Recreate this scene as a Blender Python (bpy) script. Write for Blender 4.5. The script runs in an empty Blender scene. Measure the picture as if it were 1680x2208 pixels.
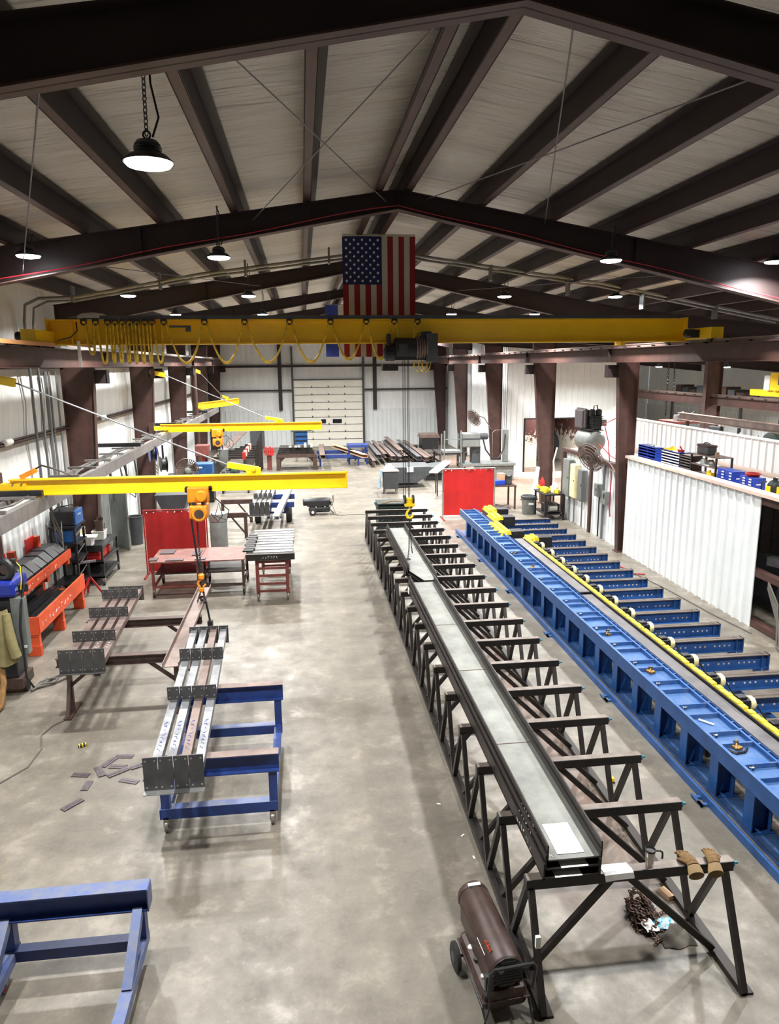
import bpy, math, random
from mathutils import Vector, Matrix
random.seed(7)
SC = bpy.context.scene
COL = SC.collection

# ---------------------------------------------------------------- camera, world, exposure
cam_d = bpy.data.cameras.new('camera'); cam = bpy.data.objects.new('camera', cam_d); COL.objects.link(cam)
cam_d.sensor_fit = 'VERTICAL'; cam_d.sensor_height = 24.0; cam_d.lens = 24.0 * 1550.36 / 2208
cam_d.clip_start = .05; cam_d.clip_end = 200
def _cam_matrix(pitch, yaw, roll, loc):
    fw = Vector((math.sin(yaw)*math.cos(pitch), math.cos(yaw)*math.cos(pitch), -math.sin(pitch)))
    rt = Vector((math.cos(yaw), -math.sin(yaw), 0)); up = rt.cross(fw)
    r = rt*math.cos(roll) + up*math.sin(roll); u = -rt*math.sin(roll) + up*math.cos(roll)
    m = Matrix((r, u, -fw)).transposed().to_4x4(); m.translation = loc
    return m
cam.matrix_world = _cam_matrix(math.radians(11.6232), math.radians(6.7207), math.radians(-.5253), Vector((0, 0, 5.5)))
SC.camera = cam
w = bpy.data.worlds.new('world'); SC.world = w; w.use_nodes = True
w.node_tree.nodes['Background'].inputs[0].default_value = (.8, .9, 1, 1)
w.node_tree.nodes['Background'].inputs[1].default_value = .15
LAMP_W = 105.0
SC.view_settings.view_transform = 'Standard'; SC.view_settings.look = 'None'
SC.view_settings.exposure = 1.42; SC.view_settings.gamma = 1; SC.view_settings.use_curve_mapping = False
SC.cycles.max_bounces = 7; SC.cycles.diffuse_bounces = 5; SC.cycles.glossy_bounces = 3
SC.cycles.caustics_reflective = False; SC.cycles.caustics_refractive = False
SC.cycles.sample_clamp_indirect = 6

# ---------------------------------------------------------------- materials
def lin(c):
    if isinstance(c, str): c = [int(c[i:i+2], 16)/255 for i in (0, 2, 4)]
    return tuple((x/12.92 if x <= .04045 else ((x+.055)/1.055)**2.4) for x in c) + (1,)
def mat(name, c, rough=.5, metal=0, c2=None, scale=6, contrast=(.35, .65), bump=0, bscale=None, stretch=(1, 1, 1), rough2=None, spec=None, emit=None, bdist=.03, bdet=4):
    m = bpy.data.materials.new(name); m.use_nodes = True
    nt = m.node_tree; b = nt.nodes['Principled BSDF']; L = nt.links.new
    b.inputs['Base Color'].default_value = lin(c); b.inputs['Roughness'].default_value = rough; b.inputs['Metallic'].default_value = metal
    if spec is not None: b.inputs['Specular IOR Level'].default_value = spec
    if emit: b.inputs['Emission Color'].default_value = lin(c); b.inputs['Emission Strength'].default_value = emit
    if c2 or bump or rough2 is not None:
        tc = nt.nodes.new('ShaderNodeNewGeometry'); mp = nt.nodes.new('ShaderNodeMapping'); mp.inputs['Scale'].default_value = stretch
        L(tc.outputs['Position'], mp.inputs['Vector'])
        nz = nt.nodes.new('ShaderNodeTexNoise'); nz.inputs['Scale'].default_value = scale; nz.inputs['Detail'].default_value = 6; nz.inputs['Roughness'].default_value = .62
        L(mp.outputs[0], nz.inputs['Vector'])
        rp = nt.nodes.new('ShaderNodeMapRange'); rp.inputs['From Min'].default_value = contrast[0]; rp.inputs['From Max'].default_value = contrast[1]
        L(nz.outputs['Fac'], rp.inputs['Value'])
        if c2:
            mx = nt.nodes.new('ShaderNodeMix'); mx.data_type = 'RGBA'; mx.inputs['A'].default_value = lin(c); mx.inputs['B'].default_value = lin(c2)
            L(rp.outputs[0], mx.inputs['Factor']); L(mx.outputs['Result'], b.inputs['Base Color'])
        if rough2 is not None:
            r2 = nt.nodes.new('ShaderNodeMapRange'); r2.inputs['From Min'].default_value = .3; r2.inputs['From Max'].default_value = .7
            r2.inputs['To Min'].default_value = rough; r2.inputs['To Max'].default_value = rough2
            L(nz.outputs['Fac'], r2.inputs['Value']); L(r2.outputs[0], b.inputs['Roughness'])
        if bump:
            bz = nz
            if bscale:
                bz = nt.nodes.new('ShaderNodeTexNoise'); bz.inputs['Scale'].default_value = bscale; bz.inputs['Detail'].default_value = bdet
                L(mp.outputs[0], bz.inputs['Vector'])
            bp = nt.nodes.new('ShaderNodeBump'); bp.inputs['Strength'].default_value = bump; bp.inputs['Distance'].default_value = bdist
            L(bz.outputs['Fac'], bp.inputs['Height']); L(bp.outputs[0], b.inputs['Normal'])
    return m
M = {}
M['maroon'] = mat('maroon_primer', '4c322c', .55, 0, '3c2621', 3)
M['maroon_shaded'] = mat('shaded_maroon_primer', '2e1f1e', .6, 0, '251918', 2)  # same primer as maroon, with the roof steel's shade put into the colour
M['redprimer'] = mat('rust_red_primer', '7a3b34', .6, 0, '5b2d28', 5)
M['brown'] = mat('brown_steel_paint', '54403a', .5, .2, '3f302c', 6)
M['white_panel'] = mat('white_ribbed_panel', 'e3e6e6', .42, 0, 'dadddd', 1.2)
M['white_wall'] = mat('white_vinyl_facing', 'e6e6e3', .45, 0, 'd6d6d2', 2, stretch=(1, 6, .5), bump=.9, bscale=2.2)
M['white_back'] = mat('white_vinyl_end_wall', 'f0f1f0', .45, 0, 'e4e5e4', 1.5, stretch=(5, 1, .5), bump=.35, bscale=1.6)
M['ceiling'] = mat('ceiling_vinyl_facing', 'ebe7e0', .3, 0, 'ddd7cc', .8, stretch=(.3, 3.2, .3), bump=1.0, bscale=2.0, bdist=.3, bdet=7, spec=.9)
M['yellow'] = mat('crane_yellow_paint', 'fbd01f', .38, 0, 'f3c519', 2)
M['yellow_dirty'] = mat('worn_yellow_paint', 'ecd637', .5, 0, 'a0912c', 28, (.5, .75))
M['orange_hoist'] = mat('hoist_orange_paint', 'e8931e', .42, 0, 'd07d14', 8)
M['orange'] = mat('rack_orange_paint', 'd9542b', .5, 0, 'c2461f', 6)
M['blue'] = mat('fixture_blue_paint', '2f5e9e', .42, 0, '284f88', 5)
M['blue_worn'] = mat('worn_blue_paint', '5573a0', .38, .3, '3a639d', 7)
M['cart_blue'] = mat('cart_blue_paint', '263d7c', .42, 0, '203366', 7)
M['cart_blue_worn'] = mat('scuffed_cart_blue', '475a8e', .45, 0, '63687a', 8)
M['bin_blue'] = mat('bin_blue_paint', '1c45b4', .4, 0, '1a3c9e', 4)
M['navy'] = mat('navy_blue_plastic', '1b2c8e', .35)
M['welder_blue'] = mat('welder_blue_paint', '2a5c9c', .4, 0, '1f4a80', 6)
M['red_curtain'] = mat('red_curtain_vinyl', 'c8201e', .5, 0, 'b11a1a', 1.5)
M['red_dark'] = mat('dark_red_curtain_vinyl', '9c1618', .5, 0, '86120f', 1.5)
M['red'] = mat('red_paint', 'b3231f', .45)
M['black'] = mat('black_paint', '17171a', .45, 0, '222225', 6)
M['black_steel'] = mat('black_mill_steel', '2d2927', .38, .45, '393331', 5, rough2=.5)
M['rack_top'] = mat('worn_rack_steel', '7d736b', .36, .5, '675d56', 6, rough2=.5)
M['mill'] = mat('mill_scale_steel', '66656a', .36, .5, '7a7677', 3, rough2=.5)
M['mill_brown'] = mat('brown_mill_steel', '85736c', .4, .35, '6a5a54', 3, rough2=.5)
M['web_steel'] = mat('scaled_web_steel', '94958f', .42, .6, '7f807c', 2.5, rough2=.55)
M['beam_steel'] = mat('ground_beam_steel', 'a0a1a4', .33, .7, '77787c', 4, rough2=.5)
M['bar_face'] = mat('black_tube_steel', '1c1a1a', .4, .2, '272423', 6)
M['table_top'] = mat('worn_red_tabletop', '6a4139', .5, .1, '825c52', 5)
M['galv'] = mat('galvanized_steel', 'b9bbb8', .34, .8, 'a3a5a2', 3, rough2=.48)
M['bright'] = mat('bright_bar_steel', 'd8d8da', .25, .9, 'bcbcbe', 10)
M['grey_chan'] = mat('grey_channel_paint', '7e7a78', .5, .1, '6c6866', 4)
M['conduit'] = mat('grey_conduit', '797b7c', .4, .5)
M['grey_mach'] = mat('machine_grey_paint', '777b78', .45, 0, '686c69', 6)
M['dark_grey'] = mat('dark_grey_paint', '44474b', .5, 0, '3a3d40', 4)
M['plate_dark'] = mat('dark_steel_plate', '4c4b4c', .42, .5, '5b5a5a', 6)
M['scrap'] = mat('offcut_steel', '6a6264', .45, .6, '585154', 20)
M['heater_brown'] = mat('heater_brown_enamel', '44302a', .45, .1, '33231f', 12)
M['heater_black'] = mat('heater_black_enamel', '202023', .4)
M['rubber'] = mat('black_rubber', '1d1c1c', .75, 0, '2b2a29', 20)
M['rim'] = mat('caster_rim', '8a847e', .4, .5)
M['caster_red'] = mat('caster_red_tread', '6b3428', .6)
M['white'] = mat('white_plastic', 'eeeeec', .45)
M['paper'] = mat('white_paper', 'f4f4f2', .8)
M['cream'] = mat('cream_paint', 'e6dcae', .45, 0, 'd8cd9c', 5)
M['door'] = mat('door_cream_panel', 'efece0', .42, 0, 'e8e4d6', 2)
M['steel_shiny'] = mat('polished_steel', 'b8b6b2', .22, .95)
M['leather'] = mat('work_glove_leather', '7d603a', .85, 0, '634b2c', 30, bump=.5)
M['leather_l'] = mat('glove_cuff_canvas', '9c8360', .9)
M['canvas'] = mat('khaki_canvas', '8f855c', .9, 0, '7d734d', 6, bump=.4)
M['hose'] = mat('tan_hose_sleeve', '8a6330', .7, 0, '6f4e26', 14)
M['chain'] = mat('brown_chain_steel', '5a463c', .5, .6, '46362e', 30)
M['rag_grey'] = mat('grey_rag', '625d55', .95, 0, '4f4a44', 9, bump=.4)
M['rag_blue'] = mat('teal_wrapper', '3aa3bf', .6, 0, 'd9e6ea', 14, (.45, .55))
M['teal'] = mat('teal_bolt', '2f6d82', .5)
M['gold'] = mat('brass_clamp', 'b58a46', .4, .5, '7d5c2b', 20)
M['green'] = mat('green_plastic', '3a9a3e', .5, 0, '5cc05a', 10)
M['dk_green'] = mat('dark_green_paint', '20302a', .5, 0, '1a2723', 5)
M['wood'] = mat('bare_wood', 'c0a080', .7, 0, 'ab8a6b', 5, stretch=(1, .2, 1))
M['pink_wood'] = mat('pale_board', 'd9c2b4', .65, 0, 'ccb2a3', 3)
M['jean'] = mat('pale_denim', '8aa0ae', .9, 0, '6f8797', 8)
M['flag_red'] = mat('flag_red_cloth', '861824', .8); M['flag_white'] = mat('flag_white_cloth', 'b9b2a5', .8); M['flag_blue'] = mat('flag_blue_cloth', '1c2450', .8)
M['flag_blue2'] = mat('flag_royal_cloth', '2a3a86', .8)
M['lens'] = mat('lamp_lens', 'f6f8ff', .4, emit=14.0)
M['glass_dark'] = mat('dark_glass', '1a1c20', .12)
M['tan_rail'] = mat('tan_conductor_cover', 'c98f5c', .5)
M['cable_yellow'] = mat('yellow_flat_cable', 'efcc34', .5, 0, 'a88c26', 10)
M['cable_grey'] = mat('grey_cable', '5a554e', .6)
M['chalk'] = mat('chalk_marks', 'd8d8d4', .9); M['chalk_blue'] = mat('blue_paint_marks', '4a68b0', .9)
M['red_cable'] = mat('red_cable', 'a81c2c', .5)

def floor_mat():
    m = bpy.data.materials.new('polished_concrete'); m.use_nodes = True
    nt = m.node_tree; b = nt.nodes['Principled BSDF']; L = nt.links.new; N = nt.nodes.new
    g = N('ShaderNodeNewGeometry')
    def noise(scale, det=6, st=None, dist=0):
        n = N('ShaderNodeTexNoise'); n.inputs['Scale'].default_value = scale; n.inputs['Detail'].default_value = det; n.inputs['Roughness'].default_value = .65; n.inputs['Distortion'].default_value = dist
        if st:
            mp = N('ShaderNodeMapping'); mp.inputs['Scale'].default_value = st; L(g.outputs['Position'], mp.inputs['Vector']); L(mp.outputs[0], n.inputs['Vector'])
        else: L(g.outputs['Position'], n.inputs['Vector'])
        return n
    def rng(s, a, c, lo=0, hi=1):
        r = N('ShaderNodeMapRange'); r.inputs['From Min'].default_value = a; r.inputs['From Max'].default_value = c; r.inputs['To Min'].default_value = lo; r.inputs['To Max'].default_value = hi; L(s, r.inputs['Value']); return r.outputs[0]
    def mix(f, a, c):
        x = N('ShaderNodeMix'); x.data_type = 'RGBA'
        L(f, x.inputs['Factor'])
        for k, v in (('A', a), ('B', c)):
            if isinstance(v, str): x.inputs[k].default_value = lin(v)
            else: L(v, x.inputs[k])
        return x.outputs['Result']
    n1 = noise(.5, 10, dist=.1); n2 = noise(2.2, 12, dist=.1); n3 = noise(24, 6)
    c = mix(rng(n1.outputs['Fac'], .35, .65), '676157', '7f786d')
    c = mix(rng(n2.outputs['Fac'], .47, .66, 0, .65), c, '565047')
    c = mix(rng(n2.outputs['Fac'], .45, .34, 0, .6), c, '978f83')
    c = mix(rng(n3.outputs['Fac'], .55, .75, 0, .4), c, '5a554d')
    c = mix(rng(n3.outputs['Fac'], .42, .3, 0, .3), c, '9d9689')
    # rust coloured stain under the long black rack and by the spray booth
    sep = N('ShaderNodeSeparateXYZ'); L(g.outputs['Position'], sep.inputs[0])
    def band(o, a, c_, s):
        u = rng(sep.outputs[o], a-s, a+s); v = rng(sep.outputs[o], c_+s, c_-s)
        mm = N('ShaderNodeMath'); mm.operation = 'MULTIPLY'; L(u, mm.inputs[0]); L(v, mm.inputs[1]); return mm.outputs[0]
    def mul(a, c_):
        mm = N('ShaderNodeMath'); mm.operation = 'MULTIPLY'; L(a, mm.inputs[0]); L(c_, mm.inputs[1]); return mm.outputs[0]
    st = mul(mul(band('X', 2.45, 3.65, .12), band('Y', 6.6, 14.5, 1.2)), rng(n1.outputs['Fac'], .25, .5, .15, .75))
    c = mix(st, c, '75594c')
    st2 = mul(mul(band('X', 7.6, 12.0, .8), band('Y', 27.5, 42, 1.5)), rng(n2.outputs['Fac'], .3, .6, .2, .8))
    c = mix(st2, c, '94705f')
    vo = N('ShaderNodeTexVoronoi'); vo.feature = 'DISTANCE_TO_EDGE'; vo.inputs['Scale'].default_value = .22
    dn = noise(1.6, 4); mp = N('ShaderNodeVectorMath'); mp.operation = 'ADD'; L(g.outputs['Position'], mp.inputs[0]); L(dn.outputs['Color'], mp.inputs[1]); L(mp.outputs[0], vo.inputs['Vector'])
    c = mix(mul(rng(vo.outputs['Distance'], .0022, .0004, 0, .6), rng(n1.outputs['Fac'], .45, .55)), c, '8a7c5e')
    L(c, b.inputs['Base Color'])
    L(rng(n2.outputs['Fac'], .3, .7, .3, .52), b.inputs['Roughness'])
    bp = N('ShaderNodeBump'); bp.inputs['Strength'].default_value = .12; bp.inputs['Distance'].default_value = .01; L(n2.outputs['Fac'], bp.inputs['Height']); L(bp.outputs[0], b.inputs['Normal'])
    return m
M['floor'] = floor_mat()
def booth_mat():
    m = bpy.data.materials.new('overspray_wall'); m.use_nodes = True
    nt = m.node_tree; b = nt.nodes['Principled BSDF']; L = nt.links.new; N = nt.nodes.new
    g = N('ShaderNodeNewGeometry'); n = N('ShaderNodeTexNoise'); n.inputs['Scale'].default_value = 3.2; n.inputs['Detail'].default_value = 9; n.inputs['Roughness'].default_value = .8
    L(g.outputs['Position'], n.inputs['Vector'])
    s = N('ShaderNodeSeparateXYZ'); L(g.outputs['Position'], s.inputs[0])
    a = N('ShaderNodeMapRange'); a.inputs['From Min'].default_value = .9; a.inputs['From Max'].default_value = 2.2; a.inputs['To Min'].default_value = -.12; a.inputs['To Max'].default_value = .16; L(s.outputs['Z'], a.inputs['Value'])
    ad = N('ShaderNodeMath'); L(n.outputs['Fac'], ad.inputs[0]); L(a.outputs[0], ad.inputs[1])
    r = N('ShaderNodeMapRange'); r.inputs['From Min'].default_value = .5; r.inputs['From Max'].default_value = .54; L(ad.outputs[0], r.inputs['Value'])
    x = N('ShaderNodeMix'); x.data_type = 'RGBA'; x.inputs['A'].default_value = lin('e6dccb'); x.inputs['B'].default_value = lin('54302a'); L(r.outputs[0], x.inputs['Factor'])
    L(x.outputs['Result'], b.inputs['Base Color']); b.inputs['Roughness'].default_value = .8
    return m
M['booth'] = booth_mat()

# ---------------------------------------------------------------- mesh builder
V = Vector
class MB:
    def __init__(s): s.v = []; s.f = []
    def add(s, vs, fs):
        o = len(s.v); s.v += [tuple(p) for p in vs]; s.f += [tuple(i+o for i in f) for f in fs]; return s
    def hexa(s, p):  # bottom 4 (ccw), top 4
        return s.add(p, [(3, 2, 1, 0), (4, 5, 6, 7), (0, 1, 5, 4), (1, 2, 6, 5), (2, 3, 7, 6), (3, 0, 4, 7)])
    def bx(s, x0, x1, y0, y1, z0, z1):
        return s.hexa([(x0, y0, z0), (x1, y0, z0), (x1, y1, z0), (x0, y1, z0), (x0, y0, z1), (x1, y0, z1), (x1, y1, z1), (x0, y1, z1)])
    def box(s, c, d, rz=0, ry=0, rx=0):
        R = Matrix.Rotation(rz, 3, 'Z') @ Matrix.Rotation(ry, 3, 'Y') @ Matrix.Rotation(rx, 3, 'X'); c = V(c); h = V(d)/2
        return s.hexa([c + R @ V((a*h.x, b*h.y, e*h.z)) for e in (-1, 1) for a, b in ((-1, -1), (1, -1), (1, 1), (-1, 1))])
    def _fr(s, p, q, up=(0, 0, 1)):
        d = (V(q)-V(p)).normalized(); u = V(up)
        if abs(d.dot(u)) > .98: u = V((0, 1, 0))
        sd = d.cross(u).normalized(); return d, sd, sd.cross(d).normalized()
    def bar(s, p, q, w, h, up=(0, 0, 1), oy=0, oz=0):
        d, sd, u = s._fr(p, q, up); p = V(p)+sd*oy+u*oz; q = V(q)+sd*oy+u*oz; a = sd*w/2; b = u*h/2
        return s.hexa([p-a-b, p+a-b, q+a-b, q-a-b, p-a+b, p+a+b, q+a+b, q-a+b])
    def ibeam(s, p, q, w, h, tf=.015, tw=.012, up=(0, 0, 1)):
        s.bar(p, q, tw, h-2*tf, up); s.bar(p, q, w, tf, up, oz=h/2-tf/2); return s.bar(p, q, w, tf, up, oz=-h/2+tf/2)
    def cbeam(s, p, q, w, h, t=.01, up=(0, 0, 1), side=1):  # C section, web on one side
        s.bar(p, q, t, h, up, oy=side*(w/2-t/2)); s.bar(p, q, w, t, up, oz=h/2-t/2); return s.bar(p, q, w, t, up, oz=-h/2+t/2)
    def ring(s, c, a, b, n): return [V(c)+V(a)*math.cos(2*math.pi*i/n)+V(b)*math.sin(2*math.pi*i/n) for i in range(n)]
    def loft(s, rings, cap=True, closed=False):
        n = len(rings[0]); vs = [p for r in rings for p in r]; fs = []; m = len(rings)
        for k in range(m if closed else m-1):
            k2 = (k+1) % m
            for i in range(n):
                j = (i+1) % n; fs.append((k*n+i, k*n+j, k2*n+j, k2*n+i))
        if cap and not closed: fs += [tuple(reversed(range(n))), tuple(range((m-1)*n, m*n))]
        return s.add(vs, fs)
    def tube(s, p, q, r, r2=None, n=12, cap=True):
        d, a, b = s._fr(p, q); r2 = r if r2 is None else r2
        return s.loft([s.ring(p, a*r, b*r, n), s.ring(q, a*r2, b*r2, n)], cap)
    def sweep(s, pts, r, n=6, cap=True):
        pts = [V(p) for p in pts]; rings = []; prev = None
        for i, p in enumerate(pts):
            d = (pts[min(i+1, len(pts)-1)]-pts[max(i-1, 0)]).normalized()
            if prev is None:
                a = d.cross(V((0, 0, 1)) if abs(d.z) < .9 else V((0, 1, 0))).normalized()
            else: a = (prev - d*prev.dot(d)).normalized()
            prev = a; rr = r[i] if isinstance(r, (list, tuple)) else r
            rings.append(s.ring(p, a*rr, d.cross(a)*rr, n))
        return s.loft(rings, cap)
    def lathe(s, c, prof, axis=(0, 0, 1), n=20, cap=True):
        c = V(c); ax = V(axis).normalized(); a = ax.cross(V((0, 1, 0)) if abs(ax.y) < .9 else V((1, 0, 0))).normalized(); b = ax.cross(a)
        return s.loft([s.ring(c+ax*z, a*r, b*r, n) for r, z in prof], cap)
    def torus(s, c, R, r, axis=(0, 0, 1), n=20, m=6):
        c = V(c); ax = V(axis).normalized(); a = ax.cross(V((0, 1, 0)) if abs(ax.y) < .9 else V((1, 0, 0))).normalized(); b = ax.cross(a); rings = []
        for i in range(n):
            t = 2*math.pi*i/n; d = a*math.cos(t)+b*math.sin(t); rings.append(s.ring(c+d*R, d*r, ax*r, m))
        return s.loft(rings, closed=True)
    def prism(s, poly, o, u, w, d):  # polygon in plane (u,w) at o, extruded by vector d
        o, u, w, d = V(o), V(u), V(w), V(d)
        return s.loft([[o+u*a+w*b for a, b in poly], [o+u*a+w*b+d for a, b in poly]])
    def grid(s, nx, ny, fn):
        vs = [fn(i/nx, j/ny) for j in range(ny+1) for i in range(nx+1)]
        return s.add(vs, [(j*(nx+1)+i, j*(nx+1)+i+1, (j+1)*(nx+1)+i+1, (j+1)*(nx+1)+i) for j in range(ny) for i in range(nx)])
    def sheet(s, nx, ny, fn, t=.004):  # cloth with thickness along its mean normal
        p0, p1, p2 = V(fn(0, 0)), V(fn(1, 0)), V(fn(0, 1)); nrm = (p1-p0).cross(p2-p0).normalized()*t
        s.grid(nx, ny, fn); s.grid(ny, nx, lambda a, b: V(fn(b, a))-nrm)
        per = [(i/nx, 0) for i in range(nx)]+[(1, j/ny) for j in range(ny)]+[(1-i/nx, 1) for i in range(nx)]+[(0, 1-j/ny) for j in range(ny)]
        vs = [V(fn(*p)) for p in per]; n = len(vs)
        return s.add(vs+[v-nrm for v in vs], [(i, i+n, (i+1) % n+n, (i+1) % n) for i in range(n)])
    def chainlinks(s, pts, L, r, n=8):
        pts = [V(p) for p in pts]; acc = 0; k = 0; tot = sum((b-a).length for a, b in zip(pts, pts[1:])); step = L*.72; t = 0
        while t < tot:
            d = t
            for a, b in zip(pts, pts[1:]):
                l = (b-a).length
                if d <= l: c = a.lerp(b, d/l if l else 0); dr = (b-a).normalized(); break
                d -= l
            x = dr.cross(V((.3, .5, .81))).normalized(); y = dr.cross(x)
            if k % 2: x, y = y, x
            rg = []
            for i in range(n):
                tt = 2*math.pi*i/n; dd = dr*math.cos(tt)*L*.5+x*math.sin(tt)*L*.3; rg.append(s.ring(c+dd, dd.normalized()*r, y*r, 4))
            s.loft(rg, closed=True); t += step; k += 1
        return s
WLOC = {}
def _wl(o): return WLOC.get(o.name, V((0, 0, 0)))
def build(name, mb, m, parent=None, smooth=False, bevel=0, label=None):
    off = _wl(parent) if parent else V((0, 0, 0))
    me = bpy.data.meshes.new(name); me.from_pydata([(x-off.x, y-off.y, z-off.z) for x, y, z in mb.v], [], mb.f)
    me.materials.append(M[m] if isinstance(m, str) else m)
    if smooth:
        for p in me.polygons: p.use_smooth = True
        try: me.set_sharp_from_angle(angle=math.radians(38))
        except Exception: pass
    me.update(); o = bpy.data.objects.new(name, me); COL.objects.link(o)
    if parent: o.parent = parent; WLOC[o.name] = off
    if bevel:
        b = o.modifiers.new('bevel', 'BEVEL'); b.width = bevel; b.segments = 2; b.limit_method = 'ANGLE'
    if label: o['label'] = label
    return o
def thing(name, label, cat, loc=(0, 0, 0), group=None):
    o = bpy.data.objects.new(name, None); COL.objects.link(o); o.location = loc; o.empty_display_size = .2
    o['label'] = label; o['category'] = cat
    if group: o['group'] = group
    WLOC[o.name] = V(loc); return o
def tag(o, label, cat, group=None):
    o['label'] = label; o['category'] = cat
    if group: o['group'] = group
    return o
def struct(name, mb, m, parent=None, smooth=False):
    o = build(name, mb, m, parent, smooth)
    if not parent: o['kind'] = 'structure'
    return o
def one(name, mb, m, label, cat, group=None, smooth=False, bevel=0): # thing that is a single mesh, origin at its base centre
    xs = [p[0] for p in mb.v]; ys = [p[1] for p in mb.v]; zs = [p[2] for p in mb.v]
    c = V(((min(xs)+max(xs))/2, (min(ys)+max(ys))/2, min(zs)))
    mb.v = [(x-c.x, y-c.y, z-c.z) for x, y, z in mb.v]
    o = build(name, mb, m, None, smooth, bevel); o.location = c; return tag(o, label, cat, group)
def dup(root, loc, label, group=None):
    r = root.copy(); COL.objects.link(r); r.location = loc; r['label'] = label
    if group: r['group'] = group
    def rec(src, dst):
        for ch in list(src.children):
            c = ch.copy(); COL.objects.link(c); c.parent = dst; rec(ch, c)
    rec(root, r); return r
def text_mb(s, size, origin, right, up, depth=.002):
    cu = bpy.data.curves.new('t', 'FONT'); cu.body = s; cu.size = size; cu.extrude = depth
    ob = bpy.data.objects.new('t', cu); COL.objects.link(ob); bpy.context.view_layer.update()
    me = bpy.data.meshes.new_from_object(ob.evaluated_get(bpy.context.evaluated_depsgraph_get()))
    r, u = V(right).normalized(), V(up).normalized(); n = r.cross(u); o = V(origin); mb = MB()
    mb.add([o+r*v.co.x+u*v.co.y+n*v.co.z for v in me.vertices], [tuple(p.vertices) for p in me.polygons])
    bpy.data.objects.remove(ob); bpy.data.curves.remove(cu); bpy.data.meshes.remove(me); return mb
def scribble(mb, o, right, up, n, w, h, r=.003):  # handwritten chalk marks
    rnd = random.Random(n*13+int(w*100)); o, a, b = V(o), V(right).normalized(), V(up).normalized()
    for k in range(n):
        x = w*k/n; pts = [o+a*(x+w/n*.75*rnd.random())+b*(h*rnd.random()) for _ in range(4)]
        mb.sweep(pts, r, 4)
    return mb

# ================================================================ building shell
def roof(x):   # top of the rafters
    if x <= 1.6: return 8.2-.15*(1.6-x)
    if x <= 9: return 8.2-.17*(x-1.6)
    return 8.2-.17*7.4-.10*(x-9)
Y0, Y1, XL, XR = -7.0, 49.6, -6.32, 24.6
struct('floor', MB().bx(XL-.2, XR+.2, Y0-.2, Y1+.3, -.2, 0), 'floor')
mb = MB()
xs = [XL-.15, 1.6, 9, XR+.2]
for a, b in zip(xs, xs[1:]):
    za, zb = roof(a)+.315, roof(b)+.315
    mb.hexa([(a, Y0-.2, za), (b, Y0-.2, zb), (b, Y1+.3, zb), (a, Y1+.3, za), (a, Y0-.2, za+.1), (b, Y0-.2, zb+.1), (b, Y1+.3, zb+.1), (a, Y1+.3, za+.1)])
struct('ceiling', mb, 'ceiling')
def ribbed(mb, axis, a0, a1, z0, z1, c, sgn, pitch=.305, h=.045, zs=None):
    """ribbed sheet standing on axis ('x' or 'y') at coordinate c; ribs point to sgn"""
    prof = []; a = a0
    while a < a1-1e-6:
        for da, dh in ((0, 0), (pitch-.085, 0), (pitch-.07, h), (pitch-.03, h), (pitch-.015, 0)):
            if a+da < a1: prof.append((a+da, c+sgn*dh))
        a += pitch
    prof.append((a1, c)); n = len(prof); P = (lambda t, q, z: (t, q, z)) if axis == 'x' else (lambda t, q, z: (q, t, z))
    vs = [P(t, q, z0) for t, q in prof]+[P(t, q, z1) for t, q in prof]; bk = c-sgn*.02
    vs += [P(a0, bk, z0), P(a1, bk, z0), P(a0, bk, z1), P(a1, bk, z1)]
    fs = [(i, i+1, n+i+1, n+i) for i in range(n-1)]+[(2*n, 2*n+1, 2*n+3, 2*n+2), (2*n, 2*n+2, n, 0), (n-1, 2*n-1, 2*n+3, 2*n+1)]
    fs.append(tuple(range(n, 2*n))+(2*n+3, 2*n+2))
    return mb.add(vs, fs)
# left wall: vinyl faced insulation above, ribbed liner below, girts
rnd = random.Random(3)
def vinyl_left(a, b):
    y = Y0+(Y1-Y0)*a; z = 2.45+5.0*b
    k = .5+.5*math.cos(2*math.pi*(z-3.95)/1.55)
    return (XL+.05*(1-k)+.012*math.sin(y*9.3+2*math.sin(y*2.1+z*.4))+.008*math.sin(y*23+z*.7), y, z)
o = struct('wall_left', MB().grid(700, 20, vinyl_left).bx(XL-.12, XL-.06, Y0, Y1, 0, 7.5), 'white_wall', smooth=True)
struct('wall_left_liner', ribbed(MB(), 'y', Y0, Y1, 0, 2.5, XL+.06, 1), 'white_panel')
def vinyl_back(a, b):
    x = XL+(9.9-XL)*a; z = 2.45+6.2*b
    return (x, Y1-.01*math.sin(x*7+math.sin(z))-.004*math.sin(x*19), z)
struct('wall_back', MB().grid(200, 10, vinyl_back).bx(XL, 24.6, Y1+.06, Y1+.12, 0, 8.7), 'white_back', smooth=True)
mb = ribbed(MB(), 'x', XL, -.72, 0, 2.5, Y1-.08, -1); ribbed(mb, 'x', 4.2, 9.9, 0, 2.5, Y1-.08, -1)
struct('wall_back_liner', mb, 'white_panel')
struct('wall_right', ribbed(MB(), 'y', 34.95, Y1, 0, 7.3, 10.0, -1), 'white_panel')
mb = ribbed(MB(), 'x', 10.0, 10.95, 0, 8.0, 34.95, -1); ribbed(mb, 'x', 10.95, 14.6, 2.76, 7.9, 34.95, -1); ribbed(mb, 'x', 14.6, 16.4, 0, 7.5, 34.95, -1)
struct('wall_cross', mb, 'white_panel')
struct('wall_near', MB().bx(XL, XR, Y0-.1, Y0, 0, 8.8), 'white_back')
mb = MB().bx(XR, XR+.1, Y0, Y1, 2.6, 7.0); struct('wall_side_upper', mb, 'white_back')
struct('wall_side', ribbed(MB(), 'y', Y0, Y1, 0, 2.6, XR-.05, -1), 'white_panel')
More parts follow.
